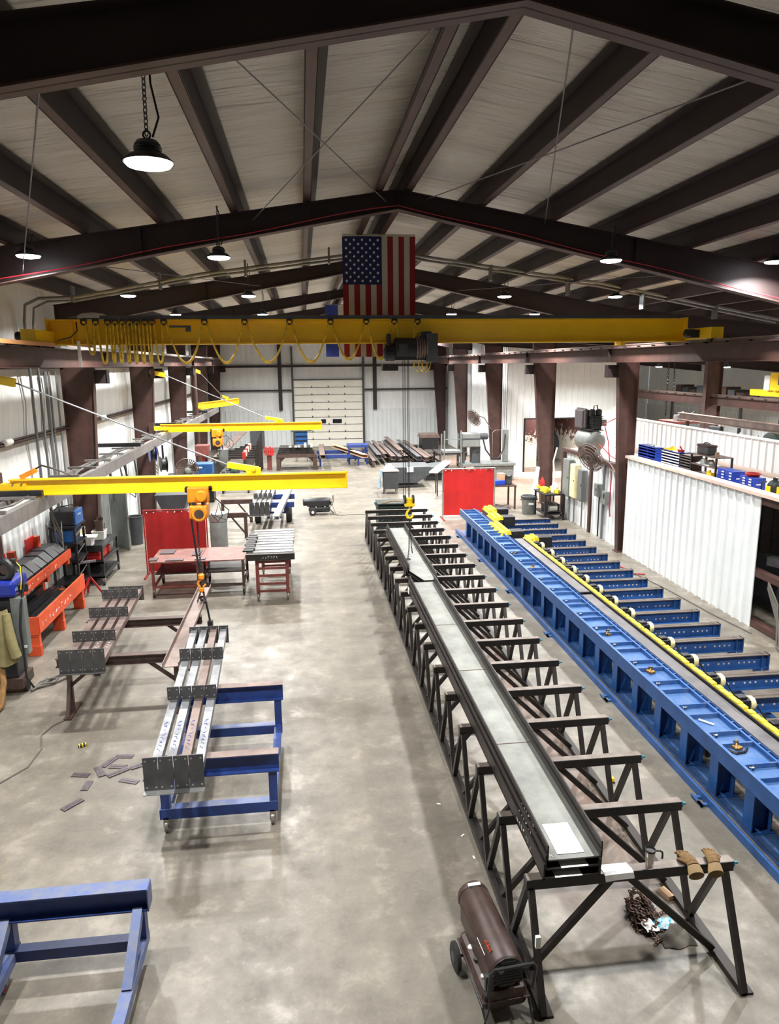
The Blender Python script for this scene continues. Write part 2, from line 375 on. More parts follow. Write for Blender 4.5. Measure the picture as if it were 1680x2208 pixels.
struct('wall_booth', MB().bx(10.9, 14.75, 42.8, 42.9, 0, 3.4).bx(10.86, 10.92, 35.0, 42.9, 0, 3.4).bx(14.66, 14.72, 35.0, 42.9, 0, 3.4), 'booth')
struct('wall_booth_screen', MB().bx(10.95, 12.35, 37.2, 37.28, 0, 3.3), 'booth')
struct('wall_booth_roof', MB().bx(10.86, 14.72, 35.0, 42.9, 3.4, 3.46), 'white_panel')
struct('trim_1', MB().bx(10.9, 10.96, 34.85, 35.02, 0, 2.78).bx(14.58, 14.66, 34.85, 35.02, 0, 2.78).bx(10.9, 14.66, 34.85, 35.02, 2.74, 2.8), 'black')
struct('trim_2', MB().bx(9.9, 14.8, 33.4, 34.9, 0, .1), 'pink_wood')   # concrete step before the booth
# girts
mb = MB(); mb.cbeam((XL+.14, Y0, 3.95), (XL+.14, Y1, 3.95), .2, .07, .012); struct('trim_3', mb, 'brown')
mb = MB(); mb.cbeam((XL+.14, Y0, 5.5), (XL+.14, Y1, 5.5), .2, .07, .012); struct('trim_4', mb, 'brown')
mb = MB(); mb.bar((XL, Y1-.14, 5.42), (9.9, Y1-.14, 5.42), .2, .14); struct('trim_5', mb, 'maroon_shaded')
mb = MB(); mb.bar((XL, Y1-.14, 3.83), (-.72, Y1-.14, 3.83), .2, .1); mb.bar((4.2, Y1-.14, 3.83), (9.9, Y1-.14, 3.83), .2, .1); struct('trim_6', mb, 'maroon_shaded')
mb = MB(); mb.bx(-1.6, -1.36, Y1-.3, Y1-.05, 2.5, 8.1); mb.bx(4.78, 5.02, Y1-.3, Y1-.05, 2.5, 8.0); struct('trim_7', mb, 'maroon_shaded')
# overhead door
d = struct('door_1', MB().bx(-.6, 4.06, Y1-.14, Y1-.09, 0, 4.5), 'door')
for i in range(9):
    z = i*.5; build('door_panel', MB().bx(-.57, 4.03, Y1-.18, Y1-.14, z+.02, z+.485), 'door', d)
    p = build('panel_rail', MB().bx(-.57, 4.03, Y1-.195, Y1-.14, z+.487, z+.518), 'dark_grey', d)
for i in range(1, 9):
    for x in (.62, 1.73, 2.84): build('hinge', MB().bx(x-.03, x+.03, Y1-.23, Y1-.18, i*.5-.02, i*.5+.11), 'dark_grey', d)
for x0, x1 in ((1.2, 1.52), (1.98, 2.6)): build('door_window', MB().bx(x0, x1, Y1-.2, Y1-.17, 1.58, 1.86), 'glass_dark', d)
mb = MB(); mb.bx(-.72, -.6, Y1-.32, Y1-.06, 0, 6.7); mb.bx(4.06, 4.18, Y1-.32, Y1-.06, 0, 6.7); mb.bx(-.72, 4.18, Y1-.3, Y1-.08, 4.5, 4.56)
build('door_track', mb, 'dark_grey', d)
# side bay overhead door
d2 = struct('door_2', MB().bx(19.3, 22.6, Y1-.05, Y1+.05, 0, 3.6), 'cream')
for z in (.7, 1.4, 2.1, 2.8): build('panel_rail', MB().bx(19.3, 22.6, Y1-.07, Y1-.04, z, z+.04), 'grey_mach', d2)
# low partition rooms on the right of the aisle
struct('wall_partition', ribbed(MB(), 'y', 13.42, 19.55, 0, 2.8, 9.22, -1), 'white_panel')
struct('wall_partition_rear', ribbed(MB(), 'y', 9.5, 24.7, 0, 3.5, 11.75, -1), 'white_panel')
struct('trim_8', MB().bx(11.68, 11.82, 9.5, 24.7, 3.5, 3.54), 'white_panel')
struct('trim_9', MB().bx(9.14, 9.42, 12.4, 19.6, 2.8, 2.87), 'pink_wood')
struct('floor_loft', MB().bx(9.3, 11.73, 12.4, 19.6, 2.66, 2.72).bx(9.3, 11.73, 20.2, 24.7, 2.44, 2.5), 'pink_wood')
struct('wall_partition_low', ribbed(MB(), 'y', 20.3, 24.5, 0, 2.4, 9.3, -1), 'white_panel')
struct('wall_partition_end', ribbed(MB(), 'x', 9.3, 11.7, 0, 2.4, 24.6, 1), 'white_panel')
struct('wall_partition_inner', ribbed(MB(), 'x', 9.9, 11.7, 0, 2.6, 16.0, -1), 'grey_chan')
struct('trim_10', MB().bx(9.18, 9.36, 20.1, 24.7, 2.4, 2.52), 'maroon')
struct('trim_11', MB().bx(9.24, 9.4, 12.4, 13.42, 2.62, 2.8).bx(9.24, 9.4, 12.4, 13.6, .02, .14).bx(9.24, 9.4, 12.4, 13.6, 1.1, 1.24), 'maroon')
struct('trim_12', MB().bx(9.2, 9.32, 22.15, 22.29, 0, 2.42).bx(9.22, 9.36, 24.75, 24.9, 0, 2.5), 'maroon')

# ---------------------------------------------------------------- steel frames: columns, rafters, purlins
def column(x_out, x_in_top, x_in_bot, y, ztop, label, group):
    """tapered I column, web across the aisle; x_out = wall side"""
    t = thing('steel_column', label, 'column', ((x_out+x_in_bot)/2, y, 0), group)
    s = 1 if x_in_top > x_out else -1
    P = lambda x, yy, z: (x, yy, z)
    mb = MB().hexa([P(min(x_out, x_in_bot), y-.008, .02), P(max(x_out, x_in_bot), y-.008, .02), P(max(x_out, x_in_bot), y+.008, .02), P(min(x_out, x_in_bot), y+.008, .02),
                    P(min(x_out, x_in_top), y-.008, ztop), P(max(x_out, x_in_top), y-.008, ztop), P(max(x_out, x_in_top), y+.008, ztop), P(min(x_out, x_in_top), y+.008, ztop)])
    build('web', mb, 'maroon', t)
    build('flange', MB().bar((x_out, y, .02), (x_out, y, ztop), .2, .016, (1, 0, 0)), 'maroon', t)
    build('flange', MB().bar((x_in_bot, y, .02), (x_in_top, y, ztop), .2, .016, (1, 0, 0)), 'maroon', t)
    xm = (x_out+x_in_bot)/2; w = abs(x_out-x_in_bot)/2+.06
    build('base_plate', MB().bx(xm-w, xm+w, y-.14, y+.14, 0, .025), 'maroon', t)
    # crane bracket below the runway beam
    zb = 5.42; xi = x_in_bot+(x_in_top-x_in_bot)*zb/ztop; e = xi+s*.34
    mb = MB().bx(min(xi, e), max(xi, e), y-.01, y+.01, zb-.34, zb-.01).bx(min(xi, e), max(xi, e), y-.1, y+.1, zb-.02, zb).bx(min(xi, e), max(xi, e), y-.1, y+.1, zb-.35, zb-.335).bx(e-.01, e+.01, y-.1, y+.1, zb-.35, zb)
    build('crane_bracket', mb, 'maroon_shaded', t); return t
BAY = [12.1, 19.72, 27.34, 34.9, 42.5, 49.15]
pos = ['nearest', 'second', 'third', 'fourth', 'fifth', 'last']
for i, y in enumerate(BAY):
    if i:
        xo = XL+.18
        column(xo, -5.26, -5.62, y, 6.95, 'maroon tapered steel column against the left wall, %s along that wall from the camera' % pos[i-1], 'columns on the left wall')
    z = roof(9.0)
    column(9.42 if i < 2 else 9.72, 8.78, 9.08 if i < 2 else 9.3, y, 6.75, 'maroon tapered steel column on the right of the aisle, %s from the camera' % pos[i], 'columns on the right of the aisle')
def rafter(y, label):
    t = thing('roof_rafter', label, 'beam', (1.6, y, 7.9), 'rafters across the shop')
    xs = [XL+.15, -3.8, -1, 1.6, 4.2, 6.6, 9.0, 13, 18, 24.4]
    dp = lambda x: .30+.045*max(0, 1.2-x)*.93 if x <= 1.6 else .30+.043*(x-1.6) if x <= 9 else .5
    wb, ft, fb = MB(), MB(), MB()
    for a, b in zip(xs, xs[1:]):
        ta, tb = roof(a), roof(b); ba, bb = ta-dp(a), tb-dp(b)
        wb.hexa([(a, y-.01, ba), (b, y-.01, bb), (b, y+.01, bb), (a, y+.01, ba), (a, y-.01, ta), (b, y-.01, tb), (b, y+.01, tb), (a, y+.01, ta)])
        for m_, za, zb_ in ((ft, ta-.016, tb-.016), (fb, ba, bb)):
            m_.hexa([(a, y-.1, za), (b, y-.1, zb_), (b, y+.1, zb_), (a, y+.1, za), (a, y-.1, za+.016), (b, y-.1, zb_+.016), (b, y+.1, zb_+.016), (a, y+.1, za+.016)])
    build('web', wb, 'maroon_shaded', t); build('top_flange', ft, 'maroon_shaded', t); build('bottom_flange', fb, 'maroon', t)  # web and top flange have shade painted in, bottom flange is plain primer
    for x in (1.6, -2.4, 5.6): build('stiffener', MB().bx(x-.01, x+.01, y-.09, y+.09, roof(x)-dp(x), roof(x)), 'maroon_shaded', t)
    return t, dp
nm = ['nearest, passing overhead at the top of the photo', 'second, its peak above the flag', 'third, right behind the flag', 'fourth, showing through beside the flag', 'fifth, far down the shop', 'sixth, farthest']
for i, y in enumerate([5.4]+BAY[:5]):
    t, dp = rafter(y, 'dark gabled roof rafter across the shop, '+nm[i])
    if i == 1:
        pts = [(x, y-.11, roof(x)-dp(x)+.06+.015*math.sin(x*2.3)) for x in [XL+.3+k*.4 for k in range(19)]+[1.6+k*.5 for k in range(22)]]
        tag(build('red_cable', MB().sweep(pts, .008, 5), 'red_cable'), 'thin red cable run along the lower edge of the second roof rafter', 'cable')
ords = ['first', 'second', 'third', 'fourth', 'fifth', 'sixth', 'seventh', 'eighth', 'ninth', 'tenth', 'eleventh', 'twelfth', 'thirteenth', 'fourteenth', 'fifteenth', 'sixteenth', 'seventeenth', 'eighteenth', 'nineteenth']
def purlin(x, label):
    z = roof(x)+.01; d = .295; s = 1 if x < 1.6 else -1
    t = thing('roof_purlin', label, 'beam', (x, 21, z), 'roof purlins running to the far wall')
    build('web', MB().bx(x-.006, x+.006, -2, Y1-.1, z, z+d), 'maroon_shaded', t)  # unlit web coloured darker than the lower flange, though the paint is the same
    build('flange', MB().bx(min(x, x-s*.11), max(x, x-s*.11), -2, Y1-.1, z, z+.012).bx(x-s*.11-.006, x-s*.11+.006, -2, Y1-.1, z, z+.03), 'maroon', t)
    build('flange', MB().bx(min(x, x+s*.11), max(x, x+s*.11), -2, Y1-.1, z+d-.012, z+d), 'maroon_shaded', t); return t
for k in range(7): purlin(1.35-1.13*k, 'dark roof purlin running lengthwise, %s to the left of the ridge' % ords[k])
for k in range(13): purlin(1.72+1.2*k, 'dark roof purlin running lengthwise, %s to the right of the ridge' % ords[k])
# sag rods / cable bracing under the roof
for n, (p, q) in enumerate((((-.45, 5.5, 7.6), (1.43, 12.1, 8.02)), ((1.1, 5.5, 7.9), (-.69, 12.1, 7.72)), ((2.01, 5.5, 7.95), (4.03, 12.1, 7.72)), ((3.59, 5.5, 7.62), (2.03, 12.1, 8.06)), ((-1.68, 5.5, 7.3), (-4.2, 12.1, 6.9)), ((-3.6, 12.2, 7.1), (-1.0, 19.6, 7.5)), ((4.2, 19.6, 7.4), (7.0, 12.2, 7.0)))):
    lb = ['falling to the ridge from the upper left', 'crossing another left of the ridge', 'steep, right of the ridge', 'long, rising to the upper right corner', 'at the upper left edge', 'low, left, between second and third rafters', 'low, right, between second and third rafters'][n]
    one('brace_rod', MB().tube(p, q, .007, n=6), 'mill', 'thin brace rod under the roof, '+lb, 'rod', 'roof brace rods')
pts = [(XL+.25, 17.3, 2.6), (XL+.25, 17.3, 6.5), (XL+.3, 17.3, 6.85), (XL+.6, 17.3, 6.99), (-4.9, 17.3, 7.02), (-2.2, 17.3, 7.52), (1.6, 17.3, 8.02), (2.7, 17.3, 7.96), (7.2, 17.3, 7.36), (11.9, 17.3, 6.5)]
t = thing('conduit_run', 'grey pipe conduit crossing under the roof and bending down the left wall', 'conduit', pts[0])
build('pipe', MB().sweep(pts, .035, 8), 'conduit', t, True)
build('pipe', MB().sweep([(x+.14 if i < 4 else x, y+.12, z-.06) for i, (x, y, z) in enumerate(pts)], .028, 8), 'conduit', t, True)
for k in range(9): x = -5+k*1.9; z = roof(x); build('hanger', MB().bx(x-.02, x+.02, 17.24, 17.46, z-.3, z+.05), 'conduit', t)
for n, (y, r) in enumerate(((18.35, .045), (18.6, .03), (19.1, .02))):
    lb = ['thick grey conduit standing against the left wall', 'thin grey conduit between the thick one and the column on the left wall', 'thinnest grey conduit beside the nearest left column'][n]
    one('wall_conduit', MB().tube((XL+.22, y, .2), (XL+.22, y, 5.4), r, n=8), 'conduit', lb, 'conduit', 'conduits on the left wall', True)
for n, y in enumerate((15.6, 22.9, 30.0)):
    one('insulation_bundle', MB().lathe((XL+.24, y-.13, 3.99), [(.02, 0), (.07, .02), (.085, .12), (.07, .24), (.02, .26)], (.2, 1, .05), 12), 'white', 'small white roll tied on the left wall girt, %s from the camera' % pos[n], 'roll', 'rolls on the left wall girt', True)

# ---------------------------------------------------------------- lamps
def lamp(x, y, z, label, zt, gain=1):
    t = thing('high_bay_light', label, 'lamp', (x, y, z), 'hanging high bay lights')
    build('reflector', MB().lathe((x, y, z), [(.09, .065), (.13, .05), (.172, .012), (.178, 0), (.168, 0), (.12, .025)], n=28), 'black', t, True)
    h = build('housing', MB().lathe((x, y, z), [(.075, .05), (.09, .065), (.09, .12), (.07, .145), (.04, .155)], n=24), 'dark_grey', t, True)
    build('cooling_fin', MB().lathe((x, y, z), [(.092, .075), (.098, .085), (.092, .092), (.098, .1), (.092, .11)], n=24), 'black', h, True)
    build('lens', MB().lathe((x, y, z), [(.166, -.001), (.15, -.02), (.09, -.032), (.02, -.036)], n=28), 'lens', t, True)
    build('hook', MB().torus((x, y, z+.185), .025, .007, (0, 1, 0), 14, 6), 'black', t, True)
    build('chain', MB().chainlinks([(x, y, z+.2), (x+.01, y, zt)], .05, .005), 'dark_grey', t)
    pts = [(x+.04, y, z+.17), (x+.09, y, z+.3), (x+.05, y, z+.26+(zt-z-.26)*.4), (x+.05, y, z+.26+(zt-z-.26)*.7), (x+.0, y, zt)]
    build('cord', MB().sweep(pts, .008, 5), 'black', t, True)
    ld = bpy.data.lights.new('lamp_light', 'AREA'); ld.shape = 'DISK'; ld.size = .32; ld.energy = LAMP_W*gain; ld.color = (1, 1, .982); ld.spread = math.radians(150)
    l = bpy.data.objects.new('lamp_light', ld); COL.objects.link(l); l.parent = t; l.location = (0, 0, -.06)
    return t
rows = [(-1.18, 'row left of the ridge'), (-3.9, 'row nearest the left wall'), (4.96, 'row right of the flag'), (7.78, 'row above the right columns'), (13.2, 'side bay row'), (18.5, 'outer side bay row')]
for x, rn in rows:
    for k, y in enumerate((-.6, 5.65, 11.55, 17.75, 24.1, 30.2, 36.3, 42.4)):
        if k == 0: continue
        if x == -1.18 and k == 1: lb = 'biggest lit round light, hanging on a long chain at the upper left'
        else: lb = 'lit round hanging light, %s, %s' % (rn, ['behind the camera', 'nearest', 'second', 'third', 'fourth', 'fifth', 'sixth', 'last'][k])
        zl = 7.09 if x < 12 else roof(x)-.75
        if x > 12 and (k > 6 or k < 2): continue
        if k == 1: zl -= .18 if x < 12 else 0
        lamp(x+(.15 if k == 1 and x == -1.18 else 0), y, zl, lb, roof(x)+.03, (1, .95, .95, 1.2, 1.6, 1.8, 1.9, 1.9)[k]*(1.5 if x > 12 else 1))

t = thing('booth_light', 'plain strip light on the spray booth ceiling', 'lamp', (12.9, 36.3, 3.36))
build('body', MB().bx(12.3, 13.5, 36.2, 36.4, 3.34, 3.4), 'white', t); build('tube', MB().tube((12.35, 36.3, 3.31), (13.45, 36.3, 3.31), .02, n=8), 'lens', t)
ld = bpy.data.lights.new('booth_tube_light', 'AREA'); ld.shape = 'RECTANGLE'; ld.size = 1.1; ld.size_y = .1; ld.energy = 60
l = bpy.data.objects.new('booth_tube_light', ld); COL.objects.link(l); l.parent = t; l.location = (0, 0, -.08)

# ================================================================ runway beams and bridge crane
def runway(x, ya, yb, label, cat_s, zc=5.68, h=.38):
    t = thing('crane_runway_beam', label, 'beam', (x, (ya+yb)/2, zc-h/2))
    p, q = (x, ya, zc), (x, yb, zc)
    build('web', MB().bar(p, q, .012, h-.03), 'maroon', t)
    build('top_flange', MB().bar(p, q, .26, .016, oz=h/2-.008), 'maroon', t)
    build('bottom_flange', MB().bar(p, q, .2, .016, oz=-h/2+.008), 'maroon', t)
    mb = MB().bar(p, q, .08, .012, oz=h/2+.008); mb.bar(p, q, .018, .06, oz=h/2+.04); mb.bar(p, q, .045, .025, oz=h/2+.078)
    build('rail', mb, 'mill_brown', t)
    n = 0; y = ya+.4
    while y < yb and n < 60:
        build('rail_clip', MB().bx(x-.12, x-.05, y-.03, y+.03, zc+h/2, zc+h/2+.035).bx(x+.05, x+.12, y-.03, y+.03, zc+h/2, zc+h/2+.035), 'black', t); y += .78; n += 1
    for y in BAY:
        if ya < y < yb: build('joint_plate', MB().bx(x-.1, x+.1, y-.012, y+.012, zc-h/2, zc+h/2), 'maroon_shaded', t)
    return t
runway(-5.05, -2, 48.2, 'long maroon crane runway beam along the left wall carrying the bridge crane', '')
rr = runway(8.62, -2, 49, 'long maroon crane runway beam along the right columns, lit reddish', '')
t = thing('conductor_bar', 'tan insulated conductor bar above the left crane runway beam', 'conductor', (-4.86, 5, 5.92))
build('bar', MB().bar((-4.86, -2, 5.93), (-4.86, 15.3, 5.93), .06, .07), 'tan_rail', t)
build('contact_bar', MB().bar((-4.86, 15.3, 5.9), (-4.86, 40, 5.9), .03, .05), 'galv', t)
for k in range(9): y = 1+k*1.75; build('bracket', MB().bx(-5.0, -4.85, y-.02, y+.02, 5.88, 5.9), 'black', t)
CY, CZ0, CZ1 = 15.6, 5.93, 6.43
t = thing('bridge_crane', 'big yellow overhead bridge crane girder spanning the shop below the flag', 'crane', (1.75, CY, CZ0))
g = build('girder', MB().ibeam((-5.02, CY, (CZ0+CZ1)/2), (8.46, CY, (CZ0+CZ1)/2), .26, CZ1-CZ0, .025, .014), 'yellow', t)
build('end_plate', MB().bx(-5.04, -5.01, CY-.15, CY+.15, CZ0, CZ1+.02), 'yellow', g)
build('end_plate', MB().bx(8.45, 8.48, CY-.15, CY+.15, CZ0, CZ1+.02), 'yellow', g)
build('stiffener', MB().bx(-4.56, -4.54, CY-.13, CY+.13, CZ0, CZ1), 'yellow', g)
for x, s in ((-5.05, 1), (8.62, 1)):
    e = build('end_truck', MB().bx(x-.14, x+.14, CY-1.1, CY+1.1, 5.97, 6.2), 'yellow', t, bevel=.01)
    for y in (CY-.9, CY+.9): build('wheel', MB().lathe((x-.05, y, 6.02), [(.11, 0), (.11, .1)], (1, 0, 0), 16), 'black', e, True)
    build('drive_motor', MB().lathe((x-.42, CY-.55, 6.09), [(.06, 0), (.09, .02), (.09, .22), (.06, .25), (.06, .3)], (1, 0, 0), 14).bx(x-.3, x-.12, CY-.66, CY-.44, 6.0, 6.16), 'black', e, True)
build('gusset', MB().prism([(0, 0), (.3, 0), (0, .3)], (8.46, CY-.02, CZ0+.1), (1, 0, 0), (0, 0, 1), (0, .04, 0)), 'yellow', t)
build('festoon_track', MB().bar((-4.3, CY-.2, CZ1+.035), (8.3, CY-.2, CZ1+.035), .06, .07), 'dark_grey', t)
build('conduit', MB().sweep([(-4.6+k*.5, CY-.05, CZ1+.04+.025*math.sin(k*1.9)) for k in range(26)], .016, 5), 'conduit', t, True)
build('cable_reel_guard', MB().lathe((-4.15, CY, CZ1+.02), [(.3, 0), (.3, .05), (.2, .1), (.05, .12)], n=16), 'galv', t, True)
# festoon: trolleys with hanging flat cable loops
fx = [-4.28, -4.05, -3.82, -3.68, -3.53, -3.39, -3.25, -3.10, -2.96, -2.73, -1.93, -1.13, -.22, .62, 1.36, 1.95, 2.44]
yf = CY-.22
def loop(x0, x1, depth, name='festoon_loop', n=14, dy=0):
    pts = []
    for k in range(n+1):
        a = k/n; pts.append((x0+(x1-x0)*a, yf+dy, CZ1-.06-depth*(1-(2*a-1)**4 if x1-x0 < .4 else 1-(2*a-1)**2)))
    return pts
for i, x in enumerate(fx):
    tr = build('festoon_trolley', MB().bx(x-.06, x+.06, yf-.03, yf+.03, CZ1-.04, CZ1+.0).torus((x, yf, CZ1-.06), .05, .018, (0, 1, 0), 14, 5), 'black', t, True)
    if i+1 < len(fx):
        x1 = fx[i+1]; dp = .78 if x1-x < .3 else .8 if x1-x > .78 else .75
        if i == 0: dp = .6
        for dy in (0, .035): build('festoon_cable', MB().sweep(loop(x+.035, x1-.035, dp+dy*.8, dy=dy), .017, 6), 'cable_yellow', tr, True)
for s in (.12, -.05, .05): build('hoist_cable_loop', MB().sweep([(2.5+s+.12*math.cos(a), yf-.02, 5.75+.42*math.sin(a)) for a in [k*.33 for k in range(20)]], .012, 5), 'cable_yellow', t, True)
build('strap', MB().bx(-4.42, -4.36, CY-.3, CY-.28, 5.5, 6.0), 'white', t)
build('bumper', MB().bx(6.95, 7.05, CY-.16, CY+.16, 5.86, 5.95), 'yellow', t)
build('control_cable', MB().sweep([(-4.42, yf, 6.38), (-4.42, yf, 6.2), (-4.55, yf, 6.08), (-4.8, yf, 6.02)], .013, 5), 'black', t, True)
build('pendant_rail', MB().bx(-2.62, -2.2, yf-.05, yf-.02, 6.26, 6.3).bx(-2.3, -2.2, yf-.07, yf, 6.18, 6.28), 'dark_grey', t)
tt = thing('crane_hoist', 'black electric wire rope hoist hanging from the yellow bridge crane girder', 'hoist', (2.3, CY, 5.5))
build('drum', MB().lathe((1.95, CY-.2, 5.82), [(.2, 0), (.22, .02), (.22, .55), (.2, .57)], (1, 0, 0), 20), 'black', tt, True)
build('motor', MB().lathe((1.72, CY-.25, 5.72), [(.1, 0), (.16, .03), (.16, .22), (.1, .24)], (1, 0, 0), 18), 'black', tt, True)
build('frame', MB().bx(1.8, 2.72, CY-.32, CY+.3, 5.58, 5.66).bx(1.8, 1.86, CY-.32, CY+.3, 5.58, 6.12).bx(2.5, 2.72, CY-.34, CY+.3, 5.58, 6.16), 'black', tt, bevel=.01)
build('control_box', MB().bx(2.6, 2.84, CY-.42, CY-.1, 5.54, 6.12), 'dark_grey', tt, bevel=.012)
build('nameplate', MB().bx(2.02, 2.2, CY-.425, CY-.42, 5.72, 5.9), 'dark_grey', tt)
build('counterweight', MB().bx(1.72, 2.05, CY-.05, CY+.3, 5.36, 5.5), 'black_steel', tt)
for k in range(5): build('coil', MB().torus((2.42+k*.05, CY-.2, 5.82), .235, .02, (1, 0, 0), 18, 5), 'mill_brown', tt, True)
t2 = thing('hook_block', 'yellow hook block hanging on four wire ropes from the bridge crane', 'hook', (2.26, CY-.2, 2.3))
for dx in (-.05, .0, .07, .1): build('wire_rope', MB().tube((2.17+dx, CY-.2+dx*.2, 2.6), (2.17+dx*.8, CY-.2, 5.58), .007, n=6), 'black', t2)
b = build('block', MB().bx(2.15, 2.37, CY-.26, CY-.14, 2.42, 2.62), 'yellow', t2, bevel=.02)
for x in (2.16, 2.34): build('sheave_cover', MB().lathe((x-.02, CY-.2, 2.58), [(.1, 0), (.1, .04)], (1, 0, 0), 16), 'black', b, True)
hk = [(2.26, CY-.2, 2.42), (2.26, CY-.2, 2.36), (2.21, CY-.2, 2.3), (2.19, CY-.2, 2.23), (2.22, CY-.2, 2.17), (2.28, CY-.2, 2.16), (2.33, CY-.2, 2.2), (2.335, CY-.2, 2.25)]
build('hook', MB().sweep(hk, [.02, .022, .025, .03, .034, .03, .024, .014], 10), 'yellow', t2, True)
build('lifting_chain', MB().chainlinks([(2.26, CY-.2, 2.18), (2.3, CY-.2, 1.5), (2.33, CY-.15, 1.33)], .05, .006).chainlinks([(2.26, CY-.2, 2.18), (2.24, CY-.25, 1.5), (2.2, CY-.35, 1.27)], .05, .006), 'black_steel', t2)
b = build('grab_hook', MB().torus((2.2, CY-.38, 1.265), .05, .012, n=12, m=5), 'black_steel', t2, True)

# ---------------------------------------------------------------- flags
def flag(mbs, x0, x1, z0, z1, y, amp, ph):
    def cloth(a0, a1, b0, b1):
        return lambda a, b: (x0+(x1-x0)*(a0+(a1-a0)*a), y+amp*math.sin(5.2*(a0+(a1-a0)*a)*3+ph+2*(b0+(b1-b0)*b)), z1-(z1-z0)*(b0+(b1-b0)*b))
    return cloth
def flag_us(name, label, x0, x1, z0, z1, y, canton=True):
    t = thing(name, label, 'flag', ((x0+x1)/2, y, z0)); c = flag(None, x0, x1, z0, z1, y, .012, .4)
    r, wht = MB(), MB()
    for i in range(13):
        a0, a1 = i/13, (i+1)/13; b0 = .405 if (i < 7 and canton) else .02
        (r if i % 2 == 0 else wht).sheet(2, 22, c(a0, a1, b0, 1), .004)
    wht.sheet(12, 1, c(0, 1, 0, .02), .004)
    build('red_stripes', r, 'flag_red', t, True); build('white_stripes', wht, 'flag_white', t, True)
    if canton:
        build('canton', MB().sheet(14, 16, c(0, 7/13, .02, .405), .004), 'flag_blue', t, True)
        s = MB(); f = c(0, 7/13, .02, .405)
        for row in range(11):
            for k in range(5 if row % 2 == 0 else 4):
                u = (.1+.2*k) if row % 2 == 0 else .2+.2*k; v = .075+.085*row; p = f(u, v); pl = []
                for q in range(10):
                    rr_ = .036 if q % 2 == 0 else .015; an = math.pi/2+q*math.pi/5+math.pi/2; pl.append((rr_*math.cos(an), rr_*math.sin(an)))
                s.prism(pl, (p[0], p[1]-.006, p[2]), (1, 0, 0), (0, 0, 1), (0, .003, 0))
        build('stars', s, 'white', t)
    return t
us = flag_us('american_flag', 'large red, white and blue striped flag hanging vertically behind the crane', .93, 2.49, 5.66, 8.2, 16.0)
for x in (.95, 2.47): build('cord', MB().tube((x, 16, 8.2), (x, 16, roof(x)+.03), .006, n=5), 'white', us)
c = flag(None, .9, 2.2, 5.78, 7.6, 26.9, .02, 1); t = thing('banner_flag', 'blue, white and red flag half hidden behind the large striped flag', 'flag', (1.5, 26.9, 5.78))
build('blue_band', MB().sheet(6, 12, c(0, .36, 0, 1), .004), 'flag_blue2', t, True); build('white_band', MB().sheet(6, 12, c(.36, .68, 0, 1), .004), 'flag_white', t, True)
build('red_band', MB().sheet(6, 12, c(.68, 1, 0, 1), .004), 'flag_red', t, True)
flag_us('striped_flag', 'far red and white striped flag, only its hem seen under the yellow girder', 2.4, 3.95, 6.25, 8.0, 34.2, False)
one('flag_line', MB().tube((.8, 26.9, 7.62), (2.3, 26.9, 7.62), .012, n=6).tube((1.0, 26.9, 7.62), (1.0, 26.9, roof(1)+.02), .004, n=5).tube((2.1, 26.9, 7.62), (2.1, 26.9, roof(2.1)+.02), .004, n=5), 'mill', 'thin rod holding the blue, white and red flag', 'rod')
one('flag_line', MB().tube((2.3, 34.2, 8.02), (4.05, 34.2, 8.02), .012, n=6), 'mill', 'thin rod holding the far striped flag', 'rod')

# ---------------------------------------------------------------- wall jib cranes with chain hoists
def hoist(x, y, z, label, hook_z, chain=True):
    """electric chain hoist on a trolley under a jib whose underside is at z"""
    t = thing('chain_hoist', label, 'hoist', (x, y, z-.5))
    build('trolley', MB().bx(x-.2, x+.2, y-.26, y-.1, z-.2, z+.1), 'orange_hoist', t, bevel=.02)
    build('trolley_motor', MB().lathe((x+.07, y-.36, z-.06), [(.09, 0), (.11, .02), (.11, .1)], (0, 1, 0), 18), 'orange_hoist', t, True)
    for dx in (-.22, .22):
        for dz in (-.1, .05): build('wheel', MB().lathe((x+dx, y-.12, z+.05+dz*.3), [(.04, -.02), (.04, .05)], (0, 1, 0), 10), 'black', t, True)
    build('body', MB().bx(x-.17, x+.17, y-.36, y+.08, z-.5, z-.24), 'orange_hoist', t, bevel=.03)
    build('body', MB().lathe((x+.03, y-.46, z-.38), [(.06, 0), (.13, .0), (.155, .03), (.155, .14)], (0, 1, 0), 22), 'orange_hoist', t, True)
    build('fan_cover', MB().lathe((x+.03, y-.465, z-.38), [(.09, 0), (.09, .02)], (0, 1, 0), 18), 'brown', t, True)
    build('mount', MB().bx(x-.12, x-.06, y-.3, y, z-.26, z-.18).bx(x+.06, x+.12, y-.3, y, z-.26, z-.18), 'black', t)
    if chain:
        build('load_chain', MB().chainlinks([(x-.05, y-.2, z-.5), (x-.04, y-.2, hook_z+.14)], .06, .008), 'black_steel', t)
        hb = build('hook_block', MB().lathe((x-.04, y-.2, hook_z), [(.03, .02), (.06, .05), (.06, .12), (.03, .15)], n=14), 'orange_hoist', t, True)
        build('hook', MB().sweep([(x-.04+.07*math.cos(a), y-.2, hook_z-.06+.07*math.sin(a)) for a in [1.6+k*.45 for k in range(11)]], [.018+.006*math.sin(k*.3) for k in range(11)], 8), 'orange_hoist', hb, True)
    pts = [(x+.2, y-.05, z-.45), (x+.33, y-.05, z-.62), (x+.42, y-.05, z-.5), (x+.36, y-.05, z-.25), (x+.28, y-.05, z-.5), (x+.5, y-.05, z-.6), (x+.55, y-.05, z-.4), (x+.3, y-.05, z-.15), (x+.2, y-.05, z-.2)]
    build('power_cable', MB().sweep(pts, .011, 5), 'black', t, True)
    return t
